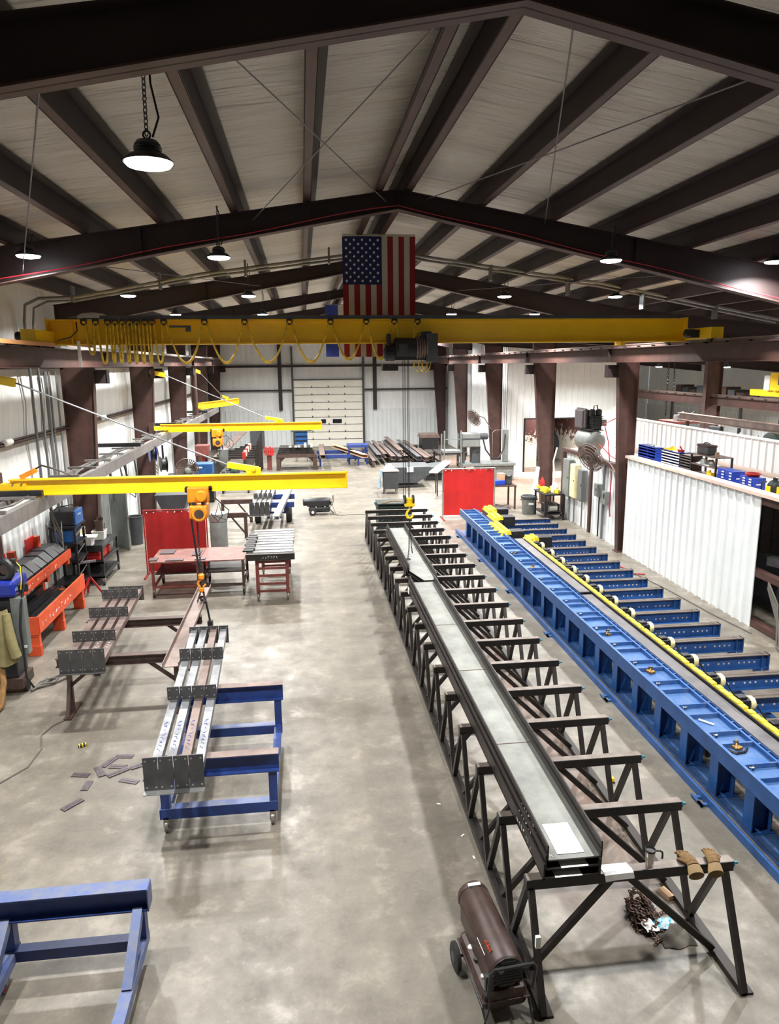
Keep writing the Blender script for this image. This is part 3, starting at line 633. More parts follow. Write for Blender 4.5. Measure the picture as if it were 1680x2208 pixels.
def jib(p, q, z0, z1, label, tie, topz, post=None, rot=False):
    p, q = V((*p, 0)), V((*q, 0)); d = (q-p).normalized(); t = thing('jib_crane', label, 'crane', (p.x, p.y, z0))
    zc = (z0+z1)/2; h = z1-z0
    a = build('arm', MB().ibeam((p.x, p.y, zc), (q.x, q.y, zc), .16, h, .022, .014), 'yellow', t)
    e = q-d*.012; n = V((-d.y, d.x, 0)); build('end_stop', MB().bar((q.x-d.x*.02, q.y-d.y*.02, z0), (q.x-d.x*.02, q.y-d.y*.02, z1+.02), .16, .02, d), 'yellow', a)
    f = p-d*.32
    build('hinge_plate', MB().bar((p.x+d.x*.3, p.y+d.y*.3, zc), (f.x, f.y, zc), .2, h*.5), 'yellow', a)
    for k in (0, 1):
        for m_ in (0, 1): c = p+d*(.08+.16*k); build('bolt', MB().tube((c.x-n.x*.03, c.y-n.y*.12, zc-.07+.14*m_), (c.x+n.x*.03, c.y+n.y*.12-.0, zc-.07+.14*m_), .016, n=8), 'mill', a)
    c = p+(q-p)*tie
    lug = build('tie_lug', MB().bar((c.x+d.x*.1, c.y+d.y*.1, z1+.08), (c.x-d.x*.5, c.y-d.y*.5, z1+.19), .07, .12).bar((c.x+d.x*.14, c.y+d.y*.14, z1+.06), (c.x-d.x*.14, c.y-d.y*.14, z1+.06), .12, .12), 'yellow', t, bevel=.012)
    build('pin', MB().tube((c.x-n.x*.1, c.y-n.y*.1, z1+.1), (c.x+n.x*.1, c.y+n.y*.1, z1+.1), .04, n=12), 'yellow', lug, True)
    b = V((p.x-d.x*.25, p.y-d.y*.25, topz)); s = V((c.x-d.x*.5, c.y-d.y*.5, z1+.19)); b2 = b+d*.55-V((0, 0, .12))
    build('tie_rod', MB().tube(b2, s, .016, n=8), 'conduit', t, True)
    tb = build('top_bracket', MB().bar(b, b2, .09, .16), 'yellow', t, bevel=.012)
    build('pivot', MB().tube((b.x, b.y, topz-.2), (b.x, b.y, topz+.16), .05, n=12), 'maroon_shaded', tb)
    return t
t = jib((-5.55, 14.2), (.82, 14.05), 3.12, 3.43, 'nearest yellow jib crane arm, held by a rod from the left edge', .715, 5.34)
build('mast', MB().bx(-6.1, -5.9, 14.02, 14.38, 0, 5.6), 'maroon', t); build('hinge_bracket', MB().bx(-5.9, -5.72, 14.1, 14.3, 3.0, 3.55), 'maroon', t); build('hinge_bracket', MB().bx(-5.9, -5.72, 14.1, 14.3, 5.1, 5.5), 'maroon', t)
build('cable_clamp', MB().bar((-5.35, 14.2, 3.46), (-5.05, 14.2, 3.6), .07, .09), 'orange_hoist', t)
build('clamp_cable', MB().sweep([(-5.1, 14.2, 3.6), (-4.95, 14.2, 3.68), (-4.7, 14.2, 3.6), (-4.4, 14.2, 3.47)], .018, 6), 'black', t, True)
t = jib((-5.2, 27.2), (.68, 27.05), 3.13, 3.42, 'second yellow jib crane arm, farther and shorter in view than the nearest', .73, 5.3)
build('hinge_bracket', MB().bx(-5.6, -5.42, 27.1, 27.3, 3.05, 3.5), 'maroon', t); build('hinge_bracket', MB().bx(-5.4, -5.26, 27.1, 27.3, 5.1, 5.42), 'maroon', t)
t = jib((-5.05, 36.3), (-3.6, 41.0), 3.4, 3.72, 'short looking far yellow jib crane arm swung away down the left wall', .7, 5.3)
build('mast', MB().tube((-5.18, 36.0, 0), (-5.18, 36.0, 5.5), .14, n=16), 'maroon', t, True)
hoist(-2.06, 14.16, 3.12, 'orange electric chain hoist on the nearest yellow jib, its hook hanging low', 1.35)
hoist(-3.15, 27.15, 3.13, 'orange electric chain hoist on the second yellow jib crane', 1.4)
t = thing('chain_bag', 'grey canvas chain bucket hanging under the second orange hoist', 'bucket', (-3.0, 27.0, 1.9))
build('bag', MB().lathe((-2.98, 27.0, 1.86), [(.1, 0), (.15, .06), (.18, .5), (.2, .62), (.19, .62)], n=16), 'grey_mach', t, True); build('strap', MB().tube((-2.98, 27.0, 2.45), (-3.02, 27.0, 2.65), .02, n=6), 'black', t)
tag(build('pendant_cable', MB().sweep([(-2.24, 14.0, 3.05), (-2.22, 14.0, 2.5), (-2.16, 14.0, 1.8), (-2.1, 14.0, 1.2), (-2.02, 13.98, .75), (-1.98, 13.95, .5)], .02, 6).bx(-2.03, -1.93, 13.9, 14.0, .3, .52), 'black', None, True), 'black pendant control cable hanging beside the nearest hoist chain', 'cable')
t = thing('beam_sling', 'chain sling with clamp hooking the brown channel below the nearest hoist', 'sling', (-2.1, 13.96, 1.0))
build('clamp', MB().bx(-2.16, -2.06, 13.9, 14.0, 1.12, 1.22), 'orange_hoist', t, bevel=.015)
build('chain', MB().chainlinks([(-2.1, 13.96, 1.28), (-2.13, 13.9, 1.12), (-2.15, 13.6, 1.03)], .05, .008).chainlinks([(-2.1, 13.96, 1.28), (-2.06, 13.9, 1.1), (-2.02, 13.5, 1.02)], .05, .008), 'black_steel', t)
build('strap', MB().sweep([(-2.14, 13.9, 1.02), (-2.1, 13.8, 1.07), (-2.04, 13.85, 1.05), (-2.0, 13.7, .98), (-2.1, 13.7, 1.06)], .03, 6), 'maroon_shaded', t, True)

# ---------------------------------------------------------------- grey cable trough along the left side
t = thing('cable_trough', 'long grey channel trough on brackets running along the left side to the back', 'trough', (-4.9, 24, 2.84))
mb = MB().bar((-4.92, 7, 2.98), (-4.92, 43.5, 2.98), .012, .28); mb.bar((-4.98, 7, 2.85), (-4.98, 43.5, 2.85), .13, .012); mb.bar((-4.98, 7, 3.11), (-4.98, 43.5, 3.11), .13, .012)
build('channel', mb, 'grey_chan', t)
build('outer_rail', MB().bar((-5.5, 7, 3.05), (-5.5, 43.5, 3.05), .06, .1), 'grey_chan', t)
for k in range(24): y = 11+k*1.35; build('rung', MB().bar((-5.6, y, 3.15), (-4.95, y, 3.15), .05, .05), 'grey_chan', t)
for y in (13.9, 22.3, 30.0, 38.0): build('bracket_arm', MB().bar((-6.25, y, 3.2), (-4.88, y, 3.2), .1, .11), 'black', t); 
build('trough_cable', MB().sweep([(-5.2+.1*math.sin(k*1.7), 10+k*.8, 3.14+.03*math.sin(k*2.9)) for k in range(38)], .02, 5), 'cable_grey', t, True)

# ================================================================ long black trestle rack with channels
t = thing('trestle_rack', 'long black steel trestle rack with many crossbars carrying stacked channels', 'rack', (2.82, 13.5, 0))
RX0, RX1, RZ, DP, N = 1.87, 3.70, 1.02, .92, 19
for i in range(N):
    y = 5.43+DP*i; 
    tb = build('crossbar', MB().bar((1.83, y, RZ-.05), (3.78, y, RZ-.05), .1, .1), 'bar_face', t, bevel=.006); build('worn_top', MB().bx(1.835, 3.775, y-.044, y+.044, RZ-.001, RZ+.0015), 'rack_top', tb)
    build('end_cap', MB().bx(1.826, 1.831, y-.045, y+.045, RZ-.095, RZ-.005), 'black', tb)
    for x in (RX0, RX1):
        for s in (-1, 1): build('leg', MB().bar((x, y+s*.46, .03), (x, y+s*.04, RZ-.1), .055, .055, (1, 0, 0)), 'black_steel', t)
    build('brace', MB().bar((2.62, y, RZ-.1), (RX0+.03, y, .07), .06, .05, (0, 1, 0)), 'black_steel', t)
    build('brace', MB().bar((2.80, y, RZ-.1), (RX1-.03, y, .07), .06, .05, (0, 1, 0)), 'black_steel', t)
    build('bolt', MB().lathe((3.78, y, RZ-.05), [(.035, 0), (.035, .02), (.016, .02), (.016, .06)], (1, 0, 0), 8), 'teal', tb)
for x in (RX0, RX1): build('runner', MB().bar((x, 4.96, .03), (x, 5.43+DP*18+.5, .03), .06, .06).bar((x+.04, 4.96, .012), (x+.04, 5.43+DP*18+.5, .012), .1, .024), 'black_steel', t)
build('label', MB().bx(RX0-.03, RX0+.012, 5.13, 5.16, .55, .66), 'paper', t)
# stacks of nested channels, flanges up
def channel_up(x0, x1, y0, y1, z, h, m='galv', t=.012, cut=0):
    mb = MB()
    if cut:
        mb.prism([(x0, y0+cut), (x0+cut*.42, y0), (x1, y0), (x1, y1), (x0, y1)], (0, 0, z), (1, 0, 0), (0, 1, 0), (0, 0, t))
        mb.bx(x0, x0+t, y0+cut, y1, z, z+h)
    else: mb.bx(x0, x1, y0, y1, z, z+t).bx(x0, x0+t, y0, y1, z, z+h)
    return mb.bx(x1-t, x1, y0, y1, z, z+h)
nm = ['bottom', 'middle', 'top']
for k in range(3):
    x0 = 1.97+.022*k; x1 = 2.50+.012*k
    tt = thing('steel_channel', 'long steel channel on the near half of the black rack, %s of its stack' % nm[k], 'channel', ((x0+x1)/2, 9.5, RZ), 'nested channels on the near half of the rack')
    mb = MB().bx(x0, x1, 5.37+.02*k, 13.75, RZ+.002+.075*k, RZ+.016+.075*k); build('web', mb, 'web_steel' if k == 2 else 'black_steel', tt)
    for x in (x0, x1-.014): build('flange', MB().bx(x, x+.014, 5.37+.02*k, 13.75, RZ+.002+.075*k, RZ+.16+.075*k), 'black_steel', tt)
    if k == 2:
        for y in (7.4, 9.45, 11.3): build('weld_seam', MB().tube((x0+.03, y, RZ+.167), (x1-.03, y, RZ+.167), .006, n=6), 'mill_brown', tt)
    mk = MB(); scribble(mk, (x0-.004, 5.7, RZ+.04+.075*k), (0, 1, 0), (0, 0, 1), 7, .5, .07, .0025); build('chalk_marks', mk, 'chalk', tt)
for k in range(2): one('paper_tag', MB().bx(2.08+.06*k, 2.33+.06*k, 5.365+.02*k, 5.6, RZ+.018+.075*k, RZ+.021+.075*k), 'paper', 'grey paper tag on the %s channel end, half hidden in the stack' % nm[k], 'paper')
one('paper_sheet', MB().bx(2.13, 2.38, 5.47, 5.9, RZ+.168, RZ+.171), 'paper', 'white paper sheet lying in the top channel near its end', 'paper', bevel=.0)
mk = text_mb('R', .06, (2.05, 5.44, RZ+.167), (1, 0, 0), (0, 1, 0)); one('chalk_letter', mk, 'chalk', 'chalked letter R on the top channel beside the white sheet', 'mark')
for k in range(3):
    x0 = 2.08+.02*k; x1 = 2.58+.012*k; z = RZ+.004+.085*k
    tt = thing('steel_channel', 'cut cornered steel channel on the far rack half, %s of its stack' % nm[k], 'channel', ((x0+x1)/2, 16, RZ), 'nested channels on the far half of the rack')
    mb = MB().prism([(x0, 14.75-.1*k), (x0+.2, 13.86-.03*k), (x1, 13.86-.03*k), (x1, 18.6), (x0, 18.6)], (0, 0, z), (1, 0, 0), (0, 1, 0), (0, 0, .014)); build('web', mb, 'web_steel' if k == 2 else 'black_steel', tt)
    for x, ys in ((x0, 14.75-.1*k), (x1-.014, 13.9)): build('flange', MB().bx(x, x+.014, ys, 18.6, z, z+.13), 'black_steel', tt)
    build('end_lip', MB().bx(x0+.2, x1, 13.85-.03*k, 13.864-.03*k, z-.08 if k else z, z+.014), 'black_steel', tt)
one('end_cap', MB().bx(1.96, 2.12, 13.5, 13.62, RZ+.002, RZ+.12), 'white', 'small white block on the rack beside the end of the far channels', 'block')
# things lying on the nearest crossbar
one('paper_sheet', MB().sheet(8, 6, lambda a, b: (2.52+.27*a+.03*b, 5.49-.19*min(b, .62)-.02*max(0, b-.62), RZ+.006+.012*math.sin(a*2)*b-.18*max(0, b-.55)), .002), 'paper', 'white paper draped over the nearest crossbar beside the channels', 'paper', None, True)
t = thing('travel_mug', 'steel travel mug with a black handle standing on the nearest crossbar', 'mug', (2.985, 5.43, RZ))
build('body', MB().lathe((2.985, 5.43, RZ+.002), [(.031, 0), (.034, .01), (.044, .15), (.042, .155), (.036, .15), (.03, .02)], n=24), 'steel_shiny', t, True)
build('lid', MB().lathe((2.985, 5.43, RZ+.15), [(.046, 0), (.047, .02), (.042, .022), (.038, .008), (.002, .006)], n=24), 'black', t, True)
build('handle', MB().sweep([(3.03, 5.43, RZ+.15), (3.07, 5.42, RZ+.152), (3.095, 5.42, RZ+.135), (3.1, 5.42, RZ+.1), (3.098, 5.42, RZ+.07)], .009, 8), 'black', t, True)
def glove(cx, label, sg):
    t = thing('work_glove', label, 'glove', (cx, 5.42, RZ), 'pair of work gloves')
    def ell(c, rx, rz, tilt=0): return [V((c[0]+rx*math.cos(a), c[1], c[2]+rz*math.sin(a)+tilt*math.cos(a))) for a in [2*math.pi*k/14 for k in range(14)]]
    z = RZ
    build('palm', MB().loft([ell((cx, 5.36, z+.02), .055, .02), ell((cx+.01*sg, 5.41, z+.035), .06, .028), ell((cx+.02*sg, 5.47, z+.035), .058, .024), ell((cx+.025*sg, 5.50, z+.03), .05, .018)]), 'leather', t, True)
    for k in range(4):
        x = cx+.025*sg-.042+.028*k; ln = (.06, .075, .07, .05)[k]
        build('finger', MB().sweep([(x, 5.49, z+.03), (x+.004, 5.49+ln*.5, z+.034), (x+.008*sg, 5.49+ln, z+.012)], [.015, .014, .01], 8), 'leather', t, True)
    build('thumb', MB().sweep([(cx+.05*sg, 5.39, z+.03), (cx+.085*sg, 5.43, z+.03), (cx+.095*sg, 5.47, z+.012)], [.017, .015, .011], 8), 'leather', t, True)
    build('cuff', MB().loft([ell((cx, 5.37, z+.02), .055, .02), ell((cx-.005*sg, 5.335, z-.02), .07, .032), ell((cx-.008*sg, 5.31, z-.055), .075, .04), ell((cx-.008*sg, 5.318, z-.05), .068, .034), ell((cx, 5.35, z-.01), .05, .02)], cap=True), 'leather_l', t, True)
glove(3.37, 'brown leather work glove on the nearest crossbar, left one of the pair', -1)
glove(3.57, 'brown leather work glove on the nearest crossbar, right one with its cuff open', 1)
# clutter under the near end of the rack
rnd = random.Random(5); t = thing('lifting_chain', 'heap of rusty brown chain on the floor under the rack end', 'chain', (3.3, 5.85, 0))
for k in range(8):
    pts = []; a = rnd.random()*6
    for j in range(12): a += .55+.5*rnd.random(); R = .06+.11*rnd.random(); pts.append((3.22+.85*R*math.cos(a)+.02*(k % 2), 5.88+1.5*R*math.sin(a)+.03*(k-2), .015+.012*k+.02*rnd.random()))
    build('chain_run', MB().chainlinks(pts, .05, .007), 'chain', t)
build('chain_run', MB().chainlinks([(3.28, 6.0, .05), (3.4, 5.95, .02), (3.52, 5.98, .015), (3.6, 5.86, .015), (3.7, 5.84, .015)], .05, .007), 'chain', t)
build('ring', MB().torus((3.36, 6.04, .05), .05, .013, (.3, .1, 1), 18, 6), 'galv', t, True)
def blob(cx, cy, rx, ry, h, seed, z=.0):
    r = random.Random(seed); ph = [r.random()*6 for _ in range(5)]
    def f(a, b):
        u, v = (a-.5)*2, (b-.5)*2; k = 1+.12*math.sin(5*u+ph[0])*math.cos(4*v+ph[1])
        e = max(0, 1-max(abs(u), abs(v))**3)
        return (cx+rx*u*k+.1*rx*math.sin(3*v+ph[4]), cy+ry*v*(1+.1*math.sin(4*u+ph[2])), z+.004+h*e*(.55+.45*math.sin(4.5*u+ph[3])*math.sin(3.8*v+ph[1])))
    return MB().sheet(16, 16, f, .004)
one('shop_rag', blob(3.42, 5.68, .16, .15, .085, 3, .006), 'rag_grey', 'crumpled grey rag on the floor in front of the chain heap', 'rag', None, True)
one('blue_wrapper', blob(3.36, 5.79, .12, .065, .05, 8, .05), 'rag_blue', 'crumpled blue and white wrapper lying on the rag and chain', 'wrapper', None, True)
one('crumpled_paper', blob(3.22, 5.78, .065, .08, .04, 11, .06), 'paper', 'small crumpled white paper on the chain heap', 'paper', None, True)
one('wood_block', MB().box((3.62, 6.2, .03), (.07, .15, .05), .25), 'wood', 'small bare wood block on the right runner of the rack', 'block')
t = thing('tape_measure', 'small yellow tape measure lying on the floor right of the rack', 'tape measure', (3.93, 8.3, 0))
build('case', MB().box((3.93, 8.3, .035), (.06, .09, .068), .3), 'yellow', t, bevel=.014); build('tab', MB().box((3.95, 8.25, .012), (.02, .03, .015), .3), 'black', t)
for n, (x, y) in enumerate(((1.72, 7.45), (1.76, 7.05), (1.55, 8.1))):
    one('paper_scrap', MB().box((x, y, .004), (.05, .015, .006), .7+n), 'paper', 'tiny white scrap on the floor left of the rack, %s' % ['middle one', 'nearest one', 'farthest one'][n], 'scrap', 'white scraps by the rack')
t = thing('floor_machine', 'dark green steel machine frame standing at the far end of the rack', 'machine', (2.9, 22.9, 0))
build('body', MB().bx(2.3, 3.4, 22.6, 23.4, .15, .95), 'dk_green', t, bevel=.02); build('top', MB().bx(2.25, 3.42, 22.55, 23.45, .95, 1.0).bx(2.28, 3.4, 22.58, 23.4, 1.06, 1.09), 'dk_green', t)
for x in (2.35, 3.35):
    for y in (22.65, 23.35): build('leg', MB().bx(x-.04, x+.04, y-.04, y+.04, 0, .16), 'black', t)
build('hose', MB().sweep([(2.4, 22.6, 1.1), (2.8, 22.7, 1.16), (3.2, 22.6, 1.12), (3.38, 22.8, 1.1)], .02, 6), 'hose', t, True)

# ---------------------------------------------------------------- brown torpedo heater by the near rack foot, and the far black one
def torpedo(cx, cy, rz, m1, m2, label, L=1.0, R=.15, marks=True):
    """barrel along local +y (outlet at +y), tank below, wheels at the outlet end"""
    t = thing('torpedo_heater', label, 'heater', (cx, cy, 0))
    T = Matrix.Translation((cx, cy, 0)) @ Matrix.Rotation(rz, 4, 'Z')
    def b(name, mb, m, par=t, smooth=True, **k):
        mb.v = [tuple(T @ V(p)) for p in mb.v]; return build(name, mb, m, par, smooth, **k)
    zb = .48; h = L/2
    sh = b('barrel', MB().lathe((0, -h+.02, zb), [(R*.9, 0), (R, .02), (R, L*.55), (R*.995, L*.56), (R*.98, L*.97), (R*.9, L), (R*.8, L), (R*.78, L*.9)], (0, 1, 0), 28), m1)
    b('outlet', MB().lathe((0, h-.2, zb), [(R*.7, 0), (R*.76, .18)], (0, 1, 0), 20), 'black', sh)
    b('side_panel', MB().bx(-.155, -.145, -h+.05, h-.12, .33, .5).bx(.145, .155, -h+.05, h-.12, .33, .5).bx(-.15, .15, -h+.05, h-.15, .325, .345), m1, sh, False)
    tank = b('fuel_tank', MB().bx(-.2, .2, -h+.02, h-.2, .10, .30), m1 if marks else m2, t, False, bevel=.05)
    b('tank_seam', MB().bx(-.212, .212, -h+.01, h-.19, .19, .205), m1 if marks else m2, tank, False, bevel=.004)
    b('fuel_cap', MB().lathe((-.14, -.1, .3), [(.035, 0), (.035, .03), (.025, .035)], n=14), 'black', tank)
    b('gauge', MB().lathe((-.15, .05, .3), [(.03, 0), (.025, .01)], n=14), 'white', tank); b('switch', MB().lathe((-.15, -.28, .3), [(.022, 0), (.02, .015)], n=12), 'white', tank)
    b('fan_grille', MB().lathe((0, -h+.015, zb), [(R*.2, -.01), (R*.9, -.005), (R*.9, .02)], (0, 1, 0), 24), 'black', t)
    g = MB()
    for k in range(9): z = zb-R*.75+k*R*.19; wd = math.sqrt(max(.001, (R*.88)**2-(z-zb)**2)); g.tube((-wd, -h-.008, z), (wd, -h-.008, z), .004, n=5)
    b('grille_bars', g, m2, t); b('knob', MB().lathe((-.07, -h-.03, zb+.06), [(.022, 0), (.02, .02)], (0, 1, 0), 12), 'grey_mach', t)
    b('control_panel', MB().bx(-.2, -.13, -h-.02, -h+.02, .36, .5), 'black', t, False)
    for x in (-.29, .26):
        wmb = b('wheel', MB().lathe((x, h-.32, .13), [(.05, .005), (.1, 0), (.128, .012), (.13, .03), (.128, .045), (.1, .055), (.05, .05)], (1, 0, 0), 24), 'rubber', t)
        b('hub', MB().lathe((x-.002, h-.32, .13), [(.02, 0), (.05, .002), (.05, .058), (.02, .06)], (1, 0, 0), 14), 'dark_grey' if marks else 'white', wmb)
    b('axle', MB().tube((-.26, h-.32, .13), (.28, h-.32, .13), .012, n=8), 'black', t)
    hp = [(-.21, -h+.35, .18), (-.21, -h+.02, .16), (-.2, -h-.1, .04), (-.1, -h-.12, .02), (.1, -h-.12, .02), (.2, -h-.1, .04), (.21, -h+.02, .16), (.21, -h+.35, .18)]
    b('stand', MB().sweep(hp, .013, 8), 'black', t)
    hp = [(-.2, -h+.1, .28), (-.2, -h-.06, .36), (-.2, -h-.12, .62), (-.17, -h-.13, .67), (.17, -h-.13, .67), (.2, -h-.12, .62), (.2, -h-.06, .36), (.2, -h+.1, .28)]
    b('handle', MB().sweep(hp, .013, 8), 'black', t)
    b('power_cord', MB().sweep([(-.16, -h-.02, .4), (-.2, -h-.1, .25), (-.3, -h-.16, .05), (-.38, -h-.22, .012), (-.5, -h-.25, .012)], .008, 6), 'black', t)
    if marks:
        mk = MB(); scribble(mk, (-.125, -.22, .59), (0, -1, 0), (.45, 0, .75), 5, .13, .045, .0045); b('logo', mk, 'orange', sh); b('stripe', MB().bx(-.148, -.144, -.3, -.1, .53, .537), 'chalk', sh, False)
        b('rim_label', MB().lathe((0, h-.06, zb), [(R*1.005, 0), (R*1.005, .03)], (0, 1, 0), 28, False), m1, sh); b('vent_sticker', MB().bx(-.06, .06, h-.07, h-.03, zb+R-.012, zb+R+.003), 'chalk', sh, False)
    return t
torpedo(1.51, 5.45, .09, 'heater_brown', 'heater_black', 'brown torpedo heater on two wheels by the nearest rack foot', .94, .155)
torpedo(.4, 26.6, 1.62, 'heater_black', 'heater_black', 'black torpedo heater on two wheels alone in the middle of the aisle', 1.0, .15, False)
one('heater_cord', MB().sweep([(.9, 26.5, .012), (1.3, 26.2, .012), (2.0, 26.3, .012), (2.6, 26.0, .012)], .012, 5), 'cable_grey', 'thin cord trailing on the floor right of the black heater', 'cord', None, True)

# ================================================================ blue welding fixture with feed line
t = thing('welding_fixture', 'long blue steel fixture with legs, trough and crossbeams along the right side', 'fixture', (6.3, 14, 0))
FY0, FY1, FZ = 5.2, 22.5, .87
build('beam_face', MB().bx(4.95, 4.97, FY0, FY1, .66, FZ), 'blue', t)
build('tray', MB().bx(4.97, 5.43, FY0, FY1, .795, .81), 'blue_worn', t)
build('tray_lip', MB().bx(5.41, 5.44, FY0, FY1, .66, FZ), 'blue', t); build('tray_lip', MB().bx(4.945, 4.985, FY0, FY1, FZ-.006, FZ+.006), 'blue_worn', t)
for k in range(22):
    y = 6.05+.76*k
    if y > FY1: break
    for dy in (0, .17): build('divider', MB().bx(4.97, 5.42, y+dy*1.7, y+dy*1.7+.02, .81, FZ), 'blue_worn', t)
for k in range(23):
    y = 5.6+.752*k
    lg = build('leg', MB().bx(5.1, 5.115, y-.09, y+.09, .02, .68).bx(5.34, 5.355, y-.09, y+.09, .02, .68).bx(5.11, 5.345, y-.008, y+.008, .02, .68), 'blue', t)
    build('foot_plate', MB().bx(5.06, 5.4, y-.12, y+.12, .0, .02), 'blue', lg)
build('base_rail', MB().bx(4.9, 5.0, FY0, 22.9, 0, .11), 'blue', t); build('base_rail', MB().bx(5.0, 5.03, FY0, 22.9, 0, .09).bx(5.03, 5.4, FY0, 22.9, 0, .012), 'blue_worn', t)
build('rail_groove', MB().bx(4.93, 4.96, FY0, 22.9, .11, .122).bx(5.06, 5.1, FY0, 22.9, .012, .025), 'mill', t)
for k in range(6):
    y = 7.6+2.9*k
    for s in (0, .16): build('rail_clamp', MB().bx(4.8, 4.92, y+s, y+s+.05, 0, .03).bx(4.8, 4.83, y-.02, y+s+.08, .02, .04), 'blue_worn', t)
for x in (5.45, 5.525): build('ladder_rail', MB().bx(x, x+.012, FY0, FY1, .76, .83), 'blue', t)
for k in range(90): y = FY0+.1+.19*k; build('rung', MB().bx(5.455, 5.53, y, y+.018, .815, .83), 'blue_worn', t)
for k in range(23):
    y = 5.65+.756*k; z = .50
    cb = build('crossbeam', MB().bx(5.55, 7.92, y-.005, y+.005, z-.25, z), 'blue', t)
    build('beam_flange', MB().bx(5.55, 7.92, y-.075, y+.075, z-.012, z), 'rack_top', cb)
    build('beam_flange', MB().bx(5.55, 7.92, y-.075, y+.075, z-.25, z-.238), 'blue', cb)
    build('beam_end', MB().bx(7.78, 7.79, y-.072, y+.072, z-.25, z).bx(7.9, 7.92, y-.075, y+.075, .02, z), 'blue', cb)
    hb = MB()
    for j in range(15):
        if j in (6, 10): continue
        x = 6.35+.095*j; hb.lathe((x, y-.008, z-.15), [(.018, -.001), (.018, .018)], (0, 1, 0), 8)
    build('bolt_holes', hb, 'pink_wood' if k % 3 else 'chalk', cb)
    build('beam_leg', MB().bx(7.7, 7.8, y-.05, y+.05, .0, z-.25).bx(6.6, 6.7, y-.05, y+.05, .0, z-.25), 'blue', cb)
build('tie_bar', MB().bx(6.9, 6.98, FY0, 22.6, .13, .2).bx(7.95, 8.03, FY0, 22.6, .02, .1), 'blue', t)
# yellow toothed feed rail with drive motors
ry = MB()
build('feed_rail_guard', MB().bx(5.765, 5.78, FY0, 18.2, .7, .88), 'black', t)
for k in range(17):
    y = 5.3+.762*k
    mb = MB()
    for j in range(6): mb.bx(5.785, 5.87, y+.03+.118*j, y+.03+.118*j+.108, .83, .9+.008*(j % 2))
    mb.bx(5.81, 5.86, y+.02, y+.74, .76, .84); build('feed_rail', mb, 'yellow_dirty', t, bevel=.006)
for k in range(17):
    y = 5.75+.756*k
    m = build('feed_motor', MB().bx(5.9, 6.12, y-.09, y+.09, .65, .83).bx(5.95, 6.08, y-.06, y+.06, .83, .87).bx(5.96, 6.06, y-.07, y+.07, .5, .65), 'black', t, bevel=.015)
    build('motor_cap', MB().lathe((6.12, y, .745), [(.1, 0), (.105, .01), (.105, .06), (.085, .065), (.085, .085), (.05, .095)], (1, 0, 0), 20), 'cream', m, True)
    build('motor_cable', MB().sweep([(6.21, y, .745), (6.28, y, .68), (6.32, y-.05, .6), (6.36, y-.12, .51)], .012, 5), 'black', m, True)
# far end: finned yellow blocks
for i, (x, y0, n) in enumerate(((5.42, 18.9, 12), (5.72, 20.8, 7), (5.85, 22.0, 6), (5.95, 18.1, 4))):
    for row in (0, .14):
        mb = MB()
        for j in range(n): mb.prism([(-.08, 0), (.08, 0), (.05, .1), (-.05, .1)], (x+row, y0+.12*j, .8+row*.2), (1, 0, 0), (0, 0, 1), (0, .08, 0))
        mb.bx(x+row-.09, x+row-.06, y0-.05, y0+.12*n, .79+row*.2, .82+row*.2); build('finned_block', mb, 'yellow_dirty', t)
    m = build('end_motor', MB().bx(x+.25, x+.62, y0+.1, y0+.45, .6, .9).bx(x-.1, x+.2, y0, y0+.12*n, .55, .79), 'black', t, bevel=.02)
# steel plates fed along the fixture
one('fed_plate', MB().bx(5.535, 5.745, FY0, 13.5, .83, .845), 'mill', 'long bare steel plate on the blue fixture beside the yellow rail, near half', 'plate', 'plates in the blue fixture')
one('fed_plate', MB().bx(5.53, 5.75, 13.62, 18.3, .845, .865), 'mill', 'long bare steel plate on the blue fixture beside the yellow rail, far half', 'plate', 'plates in the blue fixture')
# clamps and small things in the tray
ri = random.Random(2)
for n, y in enumerate((7.55, 9.8, 11.4, 15.6)):
    t2 = thing('toggle_clamp', 'brass coloured clamp lying in the blue tray, %s from the camera' % pos[n], 'clamp', (5.18, y, .81), 'brass clamps in the blue tray')
    build('body', MB().box((5.18, y, .83), (.09, .12, .04), .4), 'gold', t2, bevel=.008); build('arm', MB().tube((5.12, y-.08, .85), (5.24, y+.1, .87), .012, n=8), 'gold', t2, True); build('jaw', MB().box((5.2, y+.05, .86), (.05, .04, .05), .2), 'brown', t2)
for n in range(18):
    y = 6.3+.762*n; mb = MB().tube((5.05, y, .83), (5.18, y+.1, .84), .012, n=7).torus((5.08, y+.03, .84), .03, .01, (0, .3, 1), 12, 5)
    one('tray_bolt', mb, 'bright', 'small steel eye bolt in the blue tray, %s from the camera' % (ords[n]), 'bolt', 'eye bolts in the blue tray', True)
one('white_marker', MB().tube((5.1, 8.28, .825), (5.22, 8.12, .825), .014, n=8), 'white', 'white marker stick lying in the blue tray', 'marker', None, True)
one('black_strap', MB().sweep([(5.04, 7.52, .82), (5.1, 7.42, .822), (5.22, 7.44, .822), (5.3, 7.52, .822)], .016, 5), 'black', 'black strap lying beside the nearest brass clamp in the tray', 'strap', None, True)
t2 = thing('hand_tool', 'red and black hand grinder lying in the far blue tray', 'tool', (5.15, 16.9, .81)); build('body', MB().tube((5.06, 16.8, .84), (5.22, 17.0, .84), .03, n=10), 'black', t2, True); build('grip', MB().tube((5.22, 17.0, .84), (5.3, 17.06, .84), .02, n=8), 'red', t2, True)
